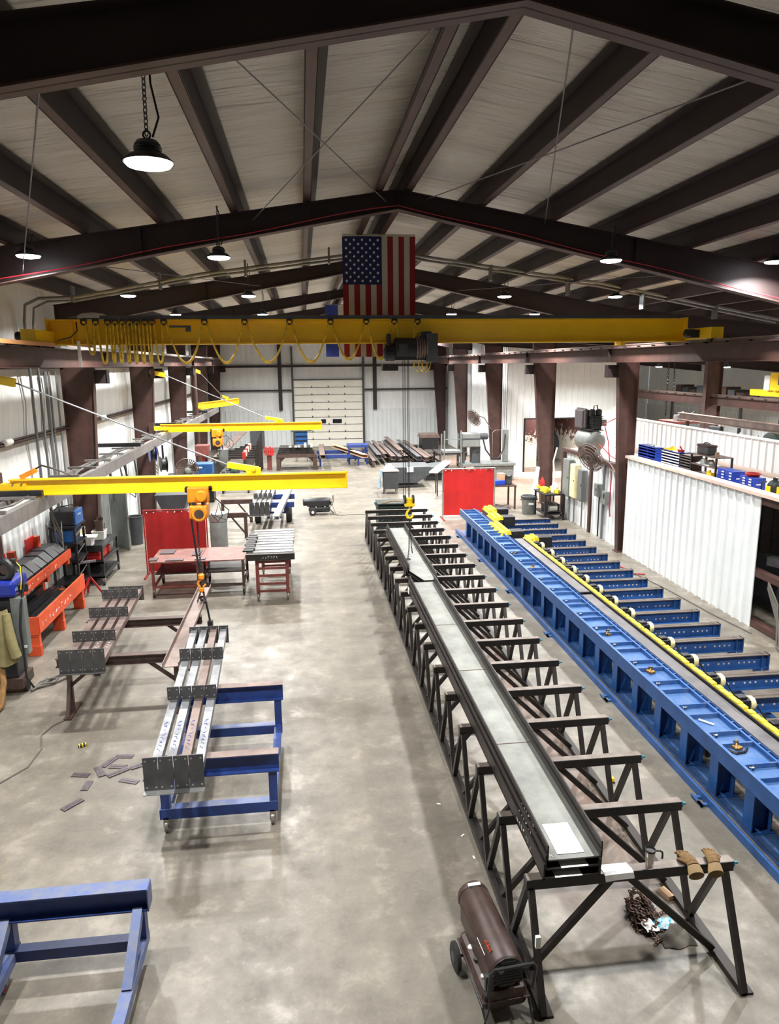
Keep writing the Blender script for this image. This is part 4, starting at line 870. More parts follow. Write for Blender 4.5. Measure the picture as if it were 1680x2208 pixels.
for n, (y, m) in enumerate(((8.9, 'black'), (11.6, 'black'), (14.3, 'dark_grey'))):
    t2 = thing('storage_box', 'dark box on the floor under the blue fixture, %s from the camera' % pos[n], 'box', (5.7, y, 0), 'boxes under the blue fixture')
    build('body', MB().bx(5.5, 5.9, y-.22, y+.2, 0, .28), m, t2, bevel=.02); build('lid', MB().bx(5.48, 5.92, y-.24, y+.22, .28, .31), 'red' if n == 1 else 'black', t2)
mb = MB()
for k in range(4): mb.sweep([(7.95+.05*k, 10.2+.1*k, .02), (8.3, 10.6+.15*k, .02), (8.75, 11.2+.1*k, .03), (9.0, 11.9+.1*k, .05), (9.15, 12.5, .5+.1*k), (9.2, 12.9, 1.0+.04*k)], .02, 6)
one('cable_bundle', mb, 'cable_grey', 'bundle of grey cables running from the fixture to the partition opening', 'cable', None, True)
one('floor_cable', MB().sweep([(8.1, 19.5, .015), (8.5, 18.0, .015), (8.75, 16.0, .015), (8.85, 14.2, .015), (9.0, 13.0, .015)], .014, 5), 'cable_grey', 'thin cable on the floor along the white partition', 'cable', None, True)
one('red_hose', MB().sweep([(7.95, 17.6, .02), (8.3, 17.2, .02), (8.6, 17.7, .02), (8.45, 18.1, .02), (8.1, 17.9, .02), (8.3, 17.4, .03), (8.8, 17.3, .02)], .016, 6), 'red_cable', 'coiled red hose on the floor at the ends of the blue crossbeams', 'hose', None, True)

# ================================================================ left side: carts, beam bundles, offcuts
def caster(mbname, x, y, par, r=.075, tread='caster_red', ax=0):
    f = build('caster', MB().bx(x-.03, x+.03, y-.04, y+.04, r+.03, r*2+.05).bx(x-.035, x-.028, y-.03, y+.03, r-.02, r*2+.03).bx(x+.028, x+.035, y-.03, y+.03, r-.02, r*2+.03), 'rim', par)
    build('wheel', MB().lathe((x-.022, y, r), [(r*.5, 0), (r*.95, 0), (r, .008), (r, .036), (r*.95, .044), (r*.5, .044)], (1, 0, 0), 20), tread, f, True)
    build('hub', MB().lathe((x-.026, y, r), [(r*.15, 0), (r*.45, .002), (r*.45, .05), (r*.15, .052)], (1, 0, 0), 14), 'rim', f, True); return f
# middle cart
t = thing('material_cart', 'blue steel cart on casters carrying the four light beams', 'cart', (-1.15, 8.9, 0))
for y in (8.02, 9.92):
    b = build('top_beam', MB().ibeam((-2.02, y, .83), (-.43, y, .83), .14, .24, .014, .012), 'cart_blue', t); build('worn_top', MB().bx(-2.02, -.43, y-.07, y+.07, .944, .952), 'mill_brown', b)
    build('post', MB().bx(-.56, -.46, y-.05, y+.05, .3, .71), 'cart_blue', t); build('post', MB().bx(-1.84, -1.74, y-.05, y+.05, .3, .71), 'cart_blue', t)
    build('base_bar', MB().bx(-1.86, -.46, y-.06, y+.06, .18, .31), 'cart_blue', t); build('worn_edge', MB().bx(-1.84, -.47, y-.058, y+.058, .308, .314), 'cart_blue_worn', t)
for x in (-1.8, -.52): build('side_rail', MB().bx(x-.05, x+.05, 8.07, 9.87, .18, .30), 'cart_blue', t)
for x in (-1.79, -.53):
    for y in (8.0, 9.9): caster('', x, y, t, .075, 'rim')
# beams with bolted end plates: shear(x) follows the slight skew of each bundle
def plated_beam(x0, xs, y0, y1, z, wd, m, label, group, near_h, clips, mk, pw, dz=0):
    X = lambda y: x0+xs*(y-y0)
    t = thing('plated_beam', label, 'beam', (x0, y0, z), group)
    w2 = wd/2
    build('tube', MB().bar((X(y0), y0, z+.05), (X(y1), y1, z+.05), wd, .1), m, t)
    def plate(name, y, za, zb, par, w=pw):
        x = X(y); p = build(name, MB().bx(x-w/2, x+w/2, y-.007, y+.007, za, zb), 'plate_dark', par)
        h = MB()
        for sx in (-.32, .32):
            for zz in (za+.04, zb-.04): h.lathe((x+sx*w, y-.009, zz), [(.011, 0), (.011, .018)], (0, 1, 0), 8)
        build('bolt_holes', h, 'galv', p); return p
    plate('end_plate', y0, z-.06+dz, z-.06+near_h+dz, t); 
    build('end_foot', MB().bx(X(y0)-pw/2, X(y0)+pw/2, y0-.09, y0, z-.07+dz, z-.06+dz), 'galv' if m != 'mill_brown' else 'plate_dark', t)
    for y in clips: plate('clip_plate', y, z+.1, z+.29, t)
    plate('end_plate', y1, z-.15, z+.16, t)
    if mk:
        s = MB(); d = V((xs, 1, 0)).normalized(); scribble(s, (X(y0+.55)-.03, y0+.55, z+.102), d, (1, 0, 0), 8, .75, .055, .003); build('paint_marks', s, mk, t)
od = ['leftmost', 'second from left', 'third from left', 'rightmost']
for k in range(4):
    plated_beam(-1.80+.165*k, -.04, 7.45+.0*k, 12.0, .955, .105, 'mill_brown' if k == 2 else 'beam_steel', '%s of the four %s plated beams on the blue cart' % (od[k], 'reddish' if k == 2 else 'pale'), 'beams on the middle blue cart', .40, (9.35, 10.7), 'chalk_blue', .158)
for k in range(4):
    plated_beam(-3.76+.172*k, -.055, 10.85, 14.6, .955, .115, 'mill_brown', '%s of four brown beams with black bolt plates on the brown sawhorses' % od[k], 'beams on the brown sawhorses', .37, (11.72, 12.9, 13.98), 'chalk' if k > 1 else None, .166)
for n, y in enumerate((11.35, 13.05)):
    t = thing('sawhorse', 'brown steel sawhorse under the brown beams, %s one' % ['near', 'far'][n], 'sawhorse', (-3, y, 0), 'brown sawhorses')
    build('beam', MB().ibeam((-4.05, y, .875), (-2.0, y, .875), .14, .15, .014, .012), 'brown', t)
    for x in (-3.88, -2.2):
        build('leg', MB().bar((x, y, 0.02), (x, y, .8), .07, .07), 'brown', t); build('foot', MB().bx(x-.06, x+.06, y-.3, y+.3, 0, .03), 'brown', t)
        build('brace', MB().bar((x, y-.25, .03), (x, y, .6), .05, .05), 'brown', t)
        build('knee_brace', MB().bar((x+(.0 if x < -3 else 0), y, .45), (x+(.42 if x < -3 else -.42), y, .8), .05, .05), 'brown', t)
t = thing('steel_channel', 'single long brown steel channel resting on the sawhorses, hooked by the hoist sling', 'channel', (-2.15, 12.6, .95))
build('web', MB().bx(-2.28, -2.03, 10.7, 14.75, .955, .967), 'mill_brown', t)
for x in (-2.28, -2.042): build('flange', MB().bx(x, x+.012, 10.7, 14.75, .955, 1.03), 'mill_brown', t)
# corner cart in the bottom left
t = thing('material_cart', 'empty blue cart at the bottom left corner with its I-beam crossbar', 'cart', (-2.25, 5.2, 0))
b = build('top_beam', MB().ibeam((-2.98, 6.03, .71), (-1.56, 6.03, .71), .15, .22, .014, .012), 'cart_blue', t); build('worn_top', MB().bx(-2.98, -1.56, 5.955, 6.105, .82, .827), 'cart_blue_worn', b)
for x in (-2.82, -1.66):
    build('post', MB().bx(x-.05, x+.05, 6.0, 6.1, .27, .6), 'cart_blue', t); build('base_rail', MB().bx(x-.05, x+.05, 3.3, 6.12, .17, .27), 'cart_blue_worn', t)
    build('diagonal', MB().bar((x, 6.0, .6), (x, 5.45, .25), .085, .085), 'cart_blue_worn', t)
    for y in (5.85, 3.5): caster('', x-.02, y, t, .08)
build('cross_tube', MB().bx(-2.78, -1.7, 5.98, 6.08, .17, .28), 'cart_blue', t); build('end_cap', MB().bx(-1.565, -1.555, 5.95, 6.11, .6, .82), 'cart_blue_worn', t)
# offcuts on the floor
offs = [(-3.1, 8.7, 50, .28, 'nearest the camera, lying apart'), (-3.04, 9.12, 85, .22, 'just behind the nearest one'), (-3.2, 9.4, -12, .24, 'leftmost of the scatter'), (-2.96, 9.45, -62, .28, 'crossing the short row at its left'), (-2.9, 9.68, 62, .26, 'propped at the far left of the scatter'), (-2.72, 9.82, -8, .26, 'farthest of the scatter'), (-2.74, 9.55, -10, .24, 'middle of the scatter'), (-2.7, 9.4, 38, .3, 'in front of the middle one'), (-2.5, 9.16, -22, .27, 'nearest to the four light beams on the cart'), (-2.42, 9.55, 28, .3, 'long one at the right of the scatter')]
for x, y, a, l, d in offs: one('steel_offcut', MB().box((x, y, .006+.004*(l > .27)), (l, .095, .01), math.radians(a)).box((x, y, .013+.004*(l > .27)), (l*.9, .02, .003), math.radians(a)), 'scrap', 'flat grey steel offcut on the floor, '+d, 'offcut', 'steel offcuts on the floor')
t = thing('floor_clip', 'small black and yellow striped clip on the open floor at left', 'clip', (-3.4, 10.19, 0))
build('body', MB().box((-3.4, 10.19, .02), (.12, .05, .04), .4), 'black', t, bevel=.006)
for k in range(3): build('stripe', MB().box((-3.44+.04*k, 10.175+.017*k, .025), (.014, .054, .04), .4), 'yellow', t)
one('extension_cord', MB().sweep([(-4.6, 9.15, .01), (-4.23, 9.33, .01), (-4.0, 9.7, .01), (-3.98, 10.2, .01), (-4.12, 10.6, .01), (-4.05, 10.9, .01), (-3.81, 11.2, .012), (-3.7, 11.25, .015)], .01, 6), 'cable_grey', 'thin grey cord on the floor running to the near sawhorse foot', 'cord', None, True)
# ---------------------------------------------------------------- orange rack along the left wall
t = thing('plate_rack', 'orange two tier steel rack along the left wall loaded with dark channels', 'rack', (-5.7, 15.3, 0))
build('front_beam', MB().bx(-5.22, -5.18, 13.85, 16.8, .46, .8), 'orange', t); build('front_beam', MB().bx(-5.57, -5.53, 14.2, 17.15, 1.12, 1.32), 'orange', t)
for y in (13.9, 15.3, 16.7):
    build('leg', MB().bx(-5.43, -5.2, y-.06, y+.06, 0, .22), 'orange', t, bevel=.008); build('leg', MB().bx(-5.42, -5.21, y-.05, y+.05, .22, .46), 'orange', t)
    build('arm', MB().bx(-6.2, -5.22, y-.06, y+.06, .4, .48), 'orange', t); build('upright', MB().bx(-6.19, -6.05, y-.07, y+.07, 0, 1.75), 'orange', t)
    build('arm', MB().bx(-6.15, -5.57, y+.3, y+.42, .98, 1.12), 'orange', t)
build('end_plate', MB().bx(-5.95, -5.2, 13.83, 13.85, .44, .8), 'orange', t)
for n, y in enumerate((14.6, 16.2)): build('back_plate', MB().bx(-6.18, -6.14, y, y+.45, 1.3, 1.78), 'red', t)
mk = MB(); scribble(mk, (-5.176, 13.95, .55), (0, 1, 0), (0, 0, 1), 10, 1.9, .12, .004); build('chalk_marks', mk, 'chalk', t)
mk = MB(); scribble(mk, (-5.526, 14.4, 1.17), (0, 1, 0), (0, 0, 1), 8, 1.8, .09, .004); build('chalk_marks', mk, 'chalk', t)
for k in range(7):
    y = 14.25+.4*k; one('bent_plate', MB().prism([(-6.1, 1.16), (-5.6, 1.16), (-5.62, 1.34), (-5.8, 1.5+.015*(k % 3)), (-6.1, 1.5+.015*(k % 3))], (0, y, 0), (1, 0, 0), (0, 0, 1), (0, .36, 0)), 'black', 'dark bent steel bracket on the upper orange tier, %s from the camera' % ords[k], 'bracket', 'brackets on the upper orange tier')
for k in range(9):
    x = -5.32-.085*k; one('dark_channel', MB().bx(x-.035, x+.035, 13.9+.15*(k % 3), 16.4-.2*(k % 4), .49, .6+.04*(k % 3)), 'black', 'dark channel lying in the lower orange tier, %s from the front beam' % ords[k], 'channel', 'channels in the lower orange tier')
# ---------------------------------------------------------------- welding machine in the left foreground
t = thing('welding_machine', 'welding machine with blue wire feeder and spool at the left edge', 'welder', (-5.1, 12.3, 0))
build('cabinet', MB().bx(-5.35, -4.98, 12.15, 12.6, .3, 1.68), 'black', t, bevel=.015); build('side_panel', MB().bx(-4.98, -4.76, 12.15, 12.3, .72, 1.72), 'grey_mach', t, bevel=.01)
build('sticker', MB().bx(-4.84, -4.78, 12.143, 12.149, .84, .88), 'chalk', t)
build('base', MB().bx(-5.4, -4.9, 12.1, 12.6, .12, .3), 'brown', t)
for x in (-5.3, -4.92): build('wheel', MB().lathe((x-.03, 12.3, .1), [(.05, 0), (.1, 0), (.1, .06), (.05, .06)], (1, 0, 0), 16), 'rubber', t, True)
f = build('wire_feeder', MB().bx(-5.35, -4.87, 12.1, 12.75, 1.74, 2.02), 'navy', t, bevel=.06); mk = MB(); scribble(mk, (-4.865, 12.15, 1.84), (0, 1, 0), (0, 0, 1), 5, .25, .06, .004); build('logo', mk, 'chalk', f)
build('wire_spool', MB().torus((-5.05, 12.25, 2.2), .15, .06, (.35, 1, 0), 28, 8), 'black', t, True); build('spool_hub', MB().lathe((-5.05, 12.22, 2.2), [(.03, 0), (.09, .01), (.09, .06)], (.35, 1, 0), 16), 'brown', t, True)
build('torch_holder', MB().bx(-4.93, -4.85, 12.2, 12.3, 2.32, 2.38), 'black', t, bevel=.01); build('regulator', MB().box((-4.82, 12.35, 1.85), (.16, .12, .14), .3), 'black', t, bevel=.01)
build('torch_cable', MB().sweep([(-4.9, 12.3, 2.34), (-4.8, 12.28, 2.2), (-4.76, 12.25, 1.9), (-4.8, 12.12, 1.6), (-4.84, 12.1, 1.2), (-4.83, 12.1, .8), (-4.85, 12.15, .3), (-4.8, 12.3, .03), (-4.72, 12.7, .03)], .018, 6), 'black', t, True)
build('gas_line', MB().sweep([(-4.86, 12.3, 2.3), (-4.79, 12.26, 2.24), (-4.77, 12.2, 2.05), (-4.8, 12.2, 1.85)], .008, 5), 'yellow_dirty', t, True)
def jacket(a, b):
    u = (a-.5)*2; z = 1.55-b*.92; w = .14+.17*b
    return (-5.17+u*w+.02*math.sin(9*a+2*b), 12.08-.05*math.sin(a*11+1.5*b)-.07*b-.05*(1-u*u), z+.03*math.sin(7*a)*b)
t = thing('canvas_jacket', 'khaki canvas jacket draped over the welding machine at the left edge', 'jacket', (-5.17, 12.02, .6))
build('body', MB().sheet(26, 14, jacket, .012), 'canvas', t, True)
build('sleeve', MB().sweep([(-5.0, 12.02, 1.5), (-4.97, 11.98, 1.2), (-4.93, 11.95, .95), (-4.9, 11.97, .76)], [.06, .075, .08, .085], 12), 'canvas', t, True)
tag(build('hose_coil', MB().sweep([(-4.82, 12.2, .03), (-4.6, 12.75, .03), (-4.42, 12.9, .03), (-4.38, 12.7, .03), (-4.55, 12.45, .03), (-4.8, 12.3, .03), (-4.78, 12.55, .03), (-4.62, 12.62, .055), (-4.5, 12.6, .055), (-4.52, 12.45, .055), (-4.7, 12.4, .055)], .022, 7), 'cable_grey', None, True), 'thick grey hose coiled on the floor in front of the orange rack', 'hose')
tag(build('sleeved_hose', MB().sweep([(-5.2, 12.05, .7), (-5.12, 11.9, .35), (-5.08, 11.6, .06), (-5.1, 11.1, .05), (-5.25, 10.85, .05), (-5.5, 10.75, .05)], .05, 8), 'hose', None, True), 'thick tan sleeved hose hanging from the welding machine to the floor', 'hose')
# ---------------------------------------------------------------- welder on black stand, tool cart, door, bins along the left wall
t = thing('equipment_stand', 'black steel stand holding the blue welder by the left wall', 'stand', (-5.85, 18.0, 0))
for x in (-6.1, -5.55):
    for y in (17.6, 18.3): build('post', MB().bx(x-.025, x+.025, y-.025, y+.025, 0, 1.72), 'black', t)
for z in (.3, .9, 1.3, 1.72): build('shelf', MB().bx(-6.14, -5.5, 17.55, 18.35, z, z+.04), 'black', t)
for z in (.5, .75, 1.05, 1.5): build('rail', MB().tube((-5.55, 17.6, z), (-5.55, 18.3, z+.12), .015, n=6), 'conduit', t, True)
t = thing('welder', 'blue and black welder box on top of the black stand', 'welder', (-5.82, 17.95, 1.76))
build('case', MB().bx(-6.1, -5.56, 17.62, 18.25, 1.765, 2.13), 'black', t, bevel=.03); build('front_panel', MB().bx(-5.56, -5.5, 17.64, 18.22, 1.77, 2.12), 'welder_blue', t, bevel=.015)
mk = MB(); scribble(mk, (-5.497, 17.8, 1.96), (0, 1, 0), (0, 0, 1), 4, .25, .07, .006); build('logo', mk, 'chalk', t); build('handle', MB().sweep([(-6.0, 17.7, 2.13), (-5.95, 17.75, 2.2), (-5.7, 18.1, 2.2), (-5.65, 18.15, 2.13)], .014, 6), 'black', t, True)
t = thing('welder', 'blue wire welder case on a lower shelf of the black stand', 'welder', (-5.8, 17.95, 1.34)); build('case', MB().bx(-6.05, -5.6, 17.65, 18.2, 1.345, 1.65), 'welder_blue', t, bevel=.02); build('grille', MB().bx(-5.6, -5.59, 17.7, 18.1, 1.4, 1.6), 'black', t)
t = thing('tool_cart', 'black three shelf tool cart with white buckets by the left wall', 'cart', (-5.55, 19.2, 0))
for z in (.2, .58, .96): build('shelf', MB().bx(-5.95, -5.18, 18.45, 20.0, z, z+.04).bx(-5.95, -5.18, 18.45, 18.47, z, z+.1), 'black', t)
for x in (-5.92, -5.21):
    for y in (18.48, 19.97): build('post', MB().bx(x-.025, x+.025, y-.025, y+.025, .16, 1.0), 'black', t); caster('', x, y, t, .07, 'rubber')
mk = MB(); scribble(mk, (-5.85, 18.445, .99), (1, 0, 0), (0, 0, 1), 4, .3, .05, .005); build('chalk_number', mk, 'chalk', t); build('panel', MB().bx(-5.95, -5.18, 18.44, 18.455, .9, 1.05), 'black', t)
def bucket(x, y, z, r, h, m, name, label, cat='bucket', square=False, fill=None):
    t = thing(name, label, cat, (x, y, z))
    if square: build('body', MB().loft([[V((x+a*r*s, y+b*r*s, z+hh)) for a, b in ((-1, -1), (1, -1), (1, 1), (-1, 1))] for s, hh in ((.85, .002), (1, h), (1.05, h), (1.05, h+.02), (.95, h+.02), (.93, h-.03))]), m, t, bevel=.008)
    else: build('body', MB().lathe((x, y, z+.002), [(r*.85, 0), (r, h), (r*1.04, h), (r*1.04, h+.015), (r*.96, h+.015), (r*.82, h-.1)], n=22), m, t, True)
    if fill: build('contents', MB().lathe((x, y, z+h-.03), [(r*.85, 0), (r*.5, .04), (r*.1, .05)], n=12), fill, t, True)
    return t
b = bucket(-5.62, 18.72, 1.0, .16, .2, 'white', 'plastic_tub', 'white square tub with a sheet on top, nearest on the black tool cart', 'tub', True)
build('sheet', MB().box((-5.58, 18.74, 1.245), (.42, .36, .012), .15, .04), 'paper', b)
b = bucket(-5.5, 19.45, 1.0, .16, .22, 'white', 'plastic_tub', 'white square tub with brown gear standing in it on the tool cart', 'tub', True)
build('gear', MB().tube((-5.5, 19.5, 1.1), (-5.52, 19.5, 1.5), .09, .11, 12).torus((-5.46, 19.46, 1.55), .07, .02, (0, 1, 0), 14, 6).tube((-5.5, 19.5, 1.5), (-5.4, 19.45, 1.6), .03, n=8), 'brown', b, True)
t = thing('tool_chest', 'pale green and black drawer chest behind the tool cart', 'chest', (-5.95, 18.9, 1.0)); build('case', MB().bx(-6.14, -5.82, 18.7, 19.3, 1.004, 1.42), 'black', t); 
for k in range(5): build('drawer', MB().bx(-5.82, -5.8, 18.72, 19.28, 1.02+.08*k, 1.08+.08*k), 'cream', t)
t = thing('red_tool_box', 'red tool case on the middle shelf of the black tool cart', 'case', (-5.55, 18.9, .62)); build('body', MB().bx(-5.88, -5.3, 18.6, 19.3, .622, .86), 'red', t, bevel=.03); build('lid_seam', MB().bx(-5.885, -5.295, 18.595, 19.305, .76, .775), 'red_dark', t)
t = thing('red_fuel_can', 'second smaller red can on the tool cart shelf, behind the case', 'can', (-5.4, 19.3, .62)); build('body', MB().lathe((-5.4, 19.5, .622), [(.12, 0), (.13, .02), (.13, .2), (.05, .25)], n=18), 'red', t, True); build('cap', MB().lathe((-5.4, 19.5, .87), [(.03, 0), (.03, .03)], n=10), 'black', t)
t = thing('jack_stand', 'red floor jack stand in front of the black tool cart', 'jack', (-5.3, 17.6, 0))
for a in (0, 2.1, 4.2): build('leg', MB().bar((-5.3+.3*math.cos(a), 17.6+.3*math.sin(a), .02), (-5.3, 17.6, .5), .04, .04), 'red_dark', t)
build('screw', MB().tube((-5.3, 17.6, .45), (-5.3, 17.6, .85), .03, n=10), 'black', t, True); build('head', MB().box((-5.3, 17.6, .87), (.35, .06, .05), .4), 'mill', t)
t = thing('grey_door', 'grey metal door standing open from the left wall', 'door', (-5.9, 22.4, 0)); build('leaf', MB().box((-5.72, 22.45, 1.05), (.05, 1.05, 2.1), .72), 'grey_mach', t); build('handle', MB().tube((-5.42, 22.02, 1.05), (-5.32, 22.0, 1.05), .02, n=8), 'rim', t)
t = thing('wall_cabinet', 'tall grey steel cabinet against the left wall beside the grey door', 'cabinet', (-6.0, 21.1, 0)); build('body', MB().bx(-6.2, -5.75, 20.7, 21.5, 0, 2.2), 'grey_mach', t, bevel=.01); build('door', MB().bx(-5.75, -5.735, 20.72, 21.48, .05, 2.15), 'grey_mach', t); build('latch', MB().bx(-5.735, -5.71, 20.8, 20.84, 1.0, 1.15), 'rim', t)
t = thing('waste_bin', 'narrow dark bin on the floor beside the grey door', 'bin', (-5.35, 22.9, 0)); build('body', MB().lathe((-5.35, 22.9, 0), [(.18, .002), (.22, .85), (.24, .87), (.24, .9), (.2, .9), (.18, .7)], n=18), 'dark_grey', t, True)
for n, (y0, y1, z) in enumerate(((17.0, 17.9, 2.6), (20.3, 21.4, 2.55), (22.3, 24.0, 2.6), (24.2, 26.0, 2.5), (28.2, 30.0, 2.6))):
    mb = MB()
    for j in range(4): mb.sweep([(-6.0+.06*j, y0, z+.2), (-5.85, y0+.2, z-.5-.2*j), (-5.8, (y0+y1)/2, z-1.0-.13*j), (-5.85, y1-.2, z-.6-.1*j), (-6.0, y1, z+.15)], .016, 6)
    one('hanging_cables', mb, 'black' if n % 2 else 'cable_grey', 'loops of cable hanging on the left wall, %s group from the camera' % ords[n], 'cable', 'cable loops on the left wall', True)
# reels
def reel(x, y, z, m, label):
    t = thing('hose_reel', label, 'reel', (x, y, z-.25), 'hose reels under the trough')
    for dx in (-.1, .1): build('flange', MB().lathe((x+dx-.01, y, z), [(.05, 0), (.25, 0), (.27, .01), (.25, .02), (.05, .02)], (1, .35, 0), 24), m, t, True)
    build('hose_wrap', MB().lathe((x-.09, y, z), [(.2, 0), (.21, .02), (.21, .16), (.2, .18)], (1, .35, 0), 20), 'black', t, True); build('bracket', MB().bar((x, y, z+.02), (x, y, max(z+.45, 2.9)), .06, .03), 'black', t)
reel(-5.0, 24.5, 2.66, 'navy', 'blue hose reel hanging under the grey trough'); reel(-4.75, 24.9, 2.25, 'black', 'black hose reel hanging below the blue one')
# ---------------------------------------------------------------- red curtain screens, welding tables, bar rack
def screen(x0, x1, y, z0, z1, m, label, feet):
    t = thing('welding_screen', label, 'screen', ((x0+x1)/2, y, 0))
    build('curtain', MB().sheet(30, 6, lambda a, b: (x0+.03+(x1-x0-.06)*a, y+.012*math.sin(a*15)+.006*math.sin(a*37), z1-.03-(z1-z0-.06)*b), .006), m, t, True)
    for x in (x0, x1): build('frame_post', MB().tube((x, y, .02), (x, y, z1), .018, n=8), 'red_dark' if m == 'red_dark' else 'galv', t, True); build('foot', MB().bar((x, y-.4, .02), (x, y+.4, .02), .04, .04), 'red_dark', t)
    build('frame_rail', MB().tube((x0, y, z1), (x1, y, z1), .016, n=8).tube((x0, y, z0), (x1, y, z0), .012, n=8), 'red_dark' if m == 'red_dark' else 'galv', t, True)
    g = MB()
    for k in range(9): g.torus((x0+(x1-x0)*(k+.5)/9, y-.012, z1-.06), .014, .005, (0, 1, 0), 8, 4)
    build('grommets', g, 'galv', t); return t
screen(-4.28, -2.66, 19.2, .08, 1.78, 'red_dark', 'dark red welding curtain screen behind the left welding table', 1)
s = screen(4.87, 6.78, 25.0, .1, 1.82, 'red_curtain', 'bright red welding curtain screen beyond the far end of the black rack', 1)
build('tag', MB().bx(6.3, 6.6, 24.97, 24.985, .12, .2), 'paper', s)
def table(x0, x1, y0, y1, h, label, top, shelf):
    t = thing('welding_table', label, 'table', ((x0+x1)/2, (y0+y1)/2, 0), 'welding tables on casters')
    build('tabletop', MB().bx(x0-.05, x1+.05, y0-.05, y1+.05, h-.03, h), top, t)
    for x in (x0, x1):
        for y in (y0, y1): build('leg', MB().bx(x-.03, x+.03, y-.03, y+.03, .17, h-.03), 'redprimer' if shelf else 'brown', t); caster('', x, y, t, .08, 'rubber')
    for y in (y0, y1): build('lower_rail', MB().bx(x0, x1, y-.025, y+.025, .24, .29), 'redprimer' if shelf else 'brown', t)
    for x in (x0, x1): build('side_rail', MB().bx(x-.025, x+.025, y0, y1, .24, .29), 'redprimer' if shelf else 'brown', t)
    build('shelf', MB().bx(x0, x1, y0+.25, y1, .5, .53), 'black_steel', t); return t
table(-3.72, -2.66, 17.22, 18.4, .9, 'rust red welding table with dark plates on top, left of two', 'table_top', True)
table(-2.55, -1.58, 17.2, 18.4, .9, 'rust red welding table with worn striped top, right of two', 'table_top', False)
for n, (x, y, a, b) in enumerate(((-3.5, 18.1, .35, .4), (-3.72, 17.4, .2, .25), (-3.2, 17.28, .42, .14), (-2.75, 17.9, .2, .5), (-2.6, 17.3, .25, .16))):
    one('steel_plate', MB().bx(x-a/2, x+a/2, y-b/2, y+b/2, .902, .925), 'scrap', 'grey steel plate on the left welding table, %s' % ['far left one', 'at the near left corner', 'on the near edge', 'at the right edge', 'bridging to the right table'][n], 'plate', 'plates on the welding table')
t = thing('bar_rack', 'brown rolling rack of rungs piled with bright steel bars', 'rack', (-.88, 17.9, 0))
for x in (-1.2, -.5):
    for y in (16.65, 18.9): build('post', MB().bar((x, y, .15), (x, y, 1.0), .08, .08), 'redprimer', t); caster('', x, y, t, .09, 'rim')
    build('top_rail', MB().bx(x-.04, x+.04, 16.6, 19.5, .96, 1.02), 'redprimer', t)
for z in (.2, .38, .58, .76, .92):
    build('rung', MB().bx(-1.2, -.5, 16.63, 16.68, z, z+.05), 'redprimer', t); build('rung', MB().bx(-1.2, -.5, 18.88, 18.93, z, z+.05), 'redprimer', t)
fb = one('marked_beam', MB().bx(-1.45, -.31, 16.5, 16.62, 1.02, 1.17), 'black_steel', 'dark steel beam with chalk marks at the front of the bar rack', 'beam'); 
mk = MB(); mk.v = []; scribble(mk, (-.2, -.065, .04), (1, 0, 0), (0, 0, 1), 6, .4, .07, .004); c_ = build('chalk_marks', mk, 'chalk', fb)
for k in range(30):
    y = 16.67+.094*k; j = random.Random(k).uniform(-.03, .03)
    one('steel_bar', MB().bx(-1.42+j, -.36+j*.7, y-.033, y+.033, 1.02, 1.10+.015*(k % 3 == 0)), 'bright' if k % 4 else 'galv', 'bright steel bar across the bar rack, %s' % (ords[k]+' from the near end' if k < 19 else '%s from the far end' % ords[29-k]), 'bar', 'bars on the bar rack')
for k in range(9): y = 16.95+.2*k; one('dark_angle', MB().bx(-1.55+.02*(k % 3), -1.3+.03*(k % 2), y, y+.13, 1.125, 1.16), 'black', 'short dark angle end at the left of the bar rack, %s from the camera' % ords[k], 'bracket', 'dark angles on the bar rack')
t = thing('gas_bag', 'pale grey lined bin standing behind the welding tables', 'bin', (-2.55, 20.4, 0)); build('body', MB().lathe((-2.5, 20.4, 0), [(.2, .002), (.24, .1), (.25, 1.35), (.23, 1.4), (.2, 1.38)], n=18), 'grey_mach', t, True); build('liner', MB().lathe((-2.5, 20.4, 1.2), [(.262, 0), (.27, .12), (.262, .215), (.235, .22)], n=18), 'galv', t, True)
t = thing('scrap_hopper', 'dark blue grey hopper behind the dark red curtain', 'hopper', (-4.0, 22.2, 0))
build('bin', MB().hexa([(-4.2, 21.95, .9), (-3.8, 21.95, .9), (-3.8, 22.6, .9), (-4.2, 22.6, .9), (-4.5, 21.8, 1.72), (-3.5, 21.8, 1.72), (-3.5, 22.8, 1.72), (-4.5, 22.8, 1.72)]), 'dark_grey', t)
for x in (-4.15, -3.85):
    for y in (22.0, 22.5): build('leg', MB().bx(x-.03, x+.03, y-.03, y+.03, 0, .92), 'black', t)

# ================================================================ loft above the partition rooms on the right
LZ = 2.722
def bin_unit(y0, y1, x, h, cols, rws, m, lip, label, top=None, dp=.32):
    t = thing('bin_cabinet', label, 'cabinet', (x+dp/2, (y0+y1)/2, LZ), 'cabinets on the loft')
    build('body', MB().bx(x+dp-.015, x+dp, y0, y1, LZ, LZ+h).bx(x, x+dp, y0, y0+.015, LZ, LZ+h).bx(x, x+dp, y1-.015, y1, LZ, LZ+h).bx(x, x+dp, y0, y1, LZ+h-.015, LZ+h).bx(x, x+dp, y0, y1, LZ, LZ+.015), m, t)
    for i in range(1, cols): build('divider', MB().bx(x+.01, x+dp, y0+(y1-y0)*i/cols-.006, y0+(y1-y0)*i/cols+.006, LZ, LZ+h), m, t)
    for j in range(rws):
        z = LZ+h*j/rws; build('shelf', MB().bx(x+.01, x+dp, y0, y1, z, z+.01), m, t); build('shelf_lip', MB().bx(x, x+.01, y0+.01, y1-.01, z+.005, z+.035), lip, t)
    return t
bin_unit(18.95, 20.0, 9.72, .42, 2, 5, 'bin_blue', 'bin_blue', 'blue open bin cabinet on the loft right beside the column')
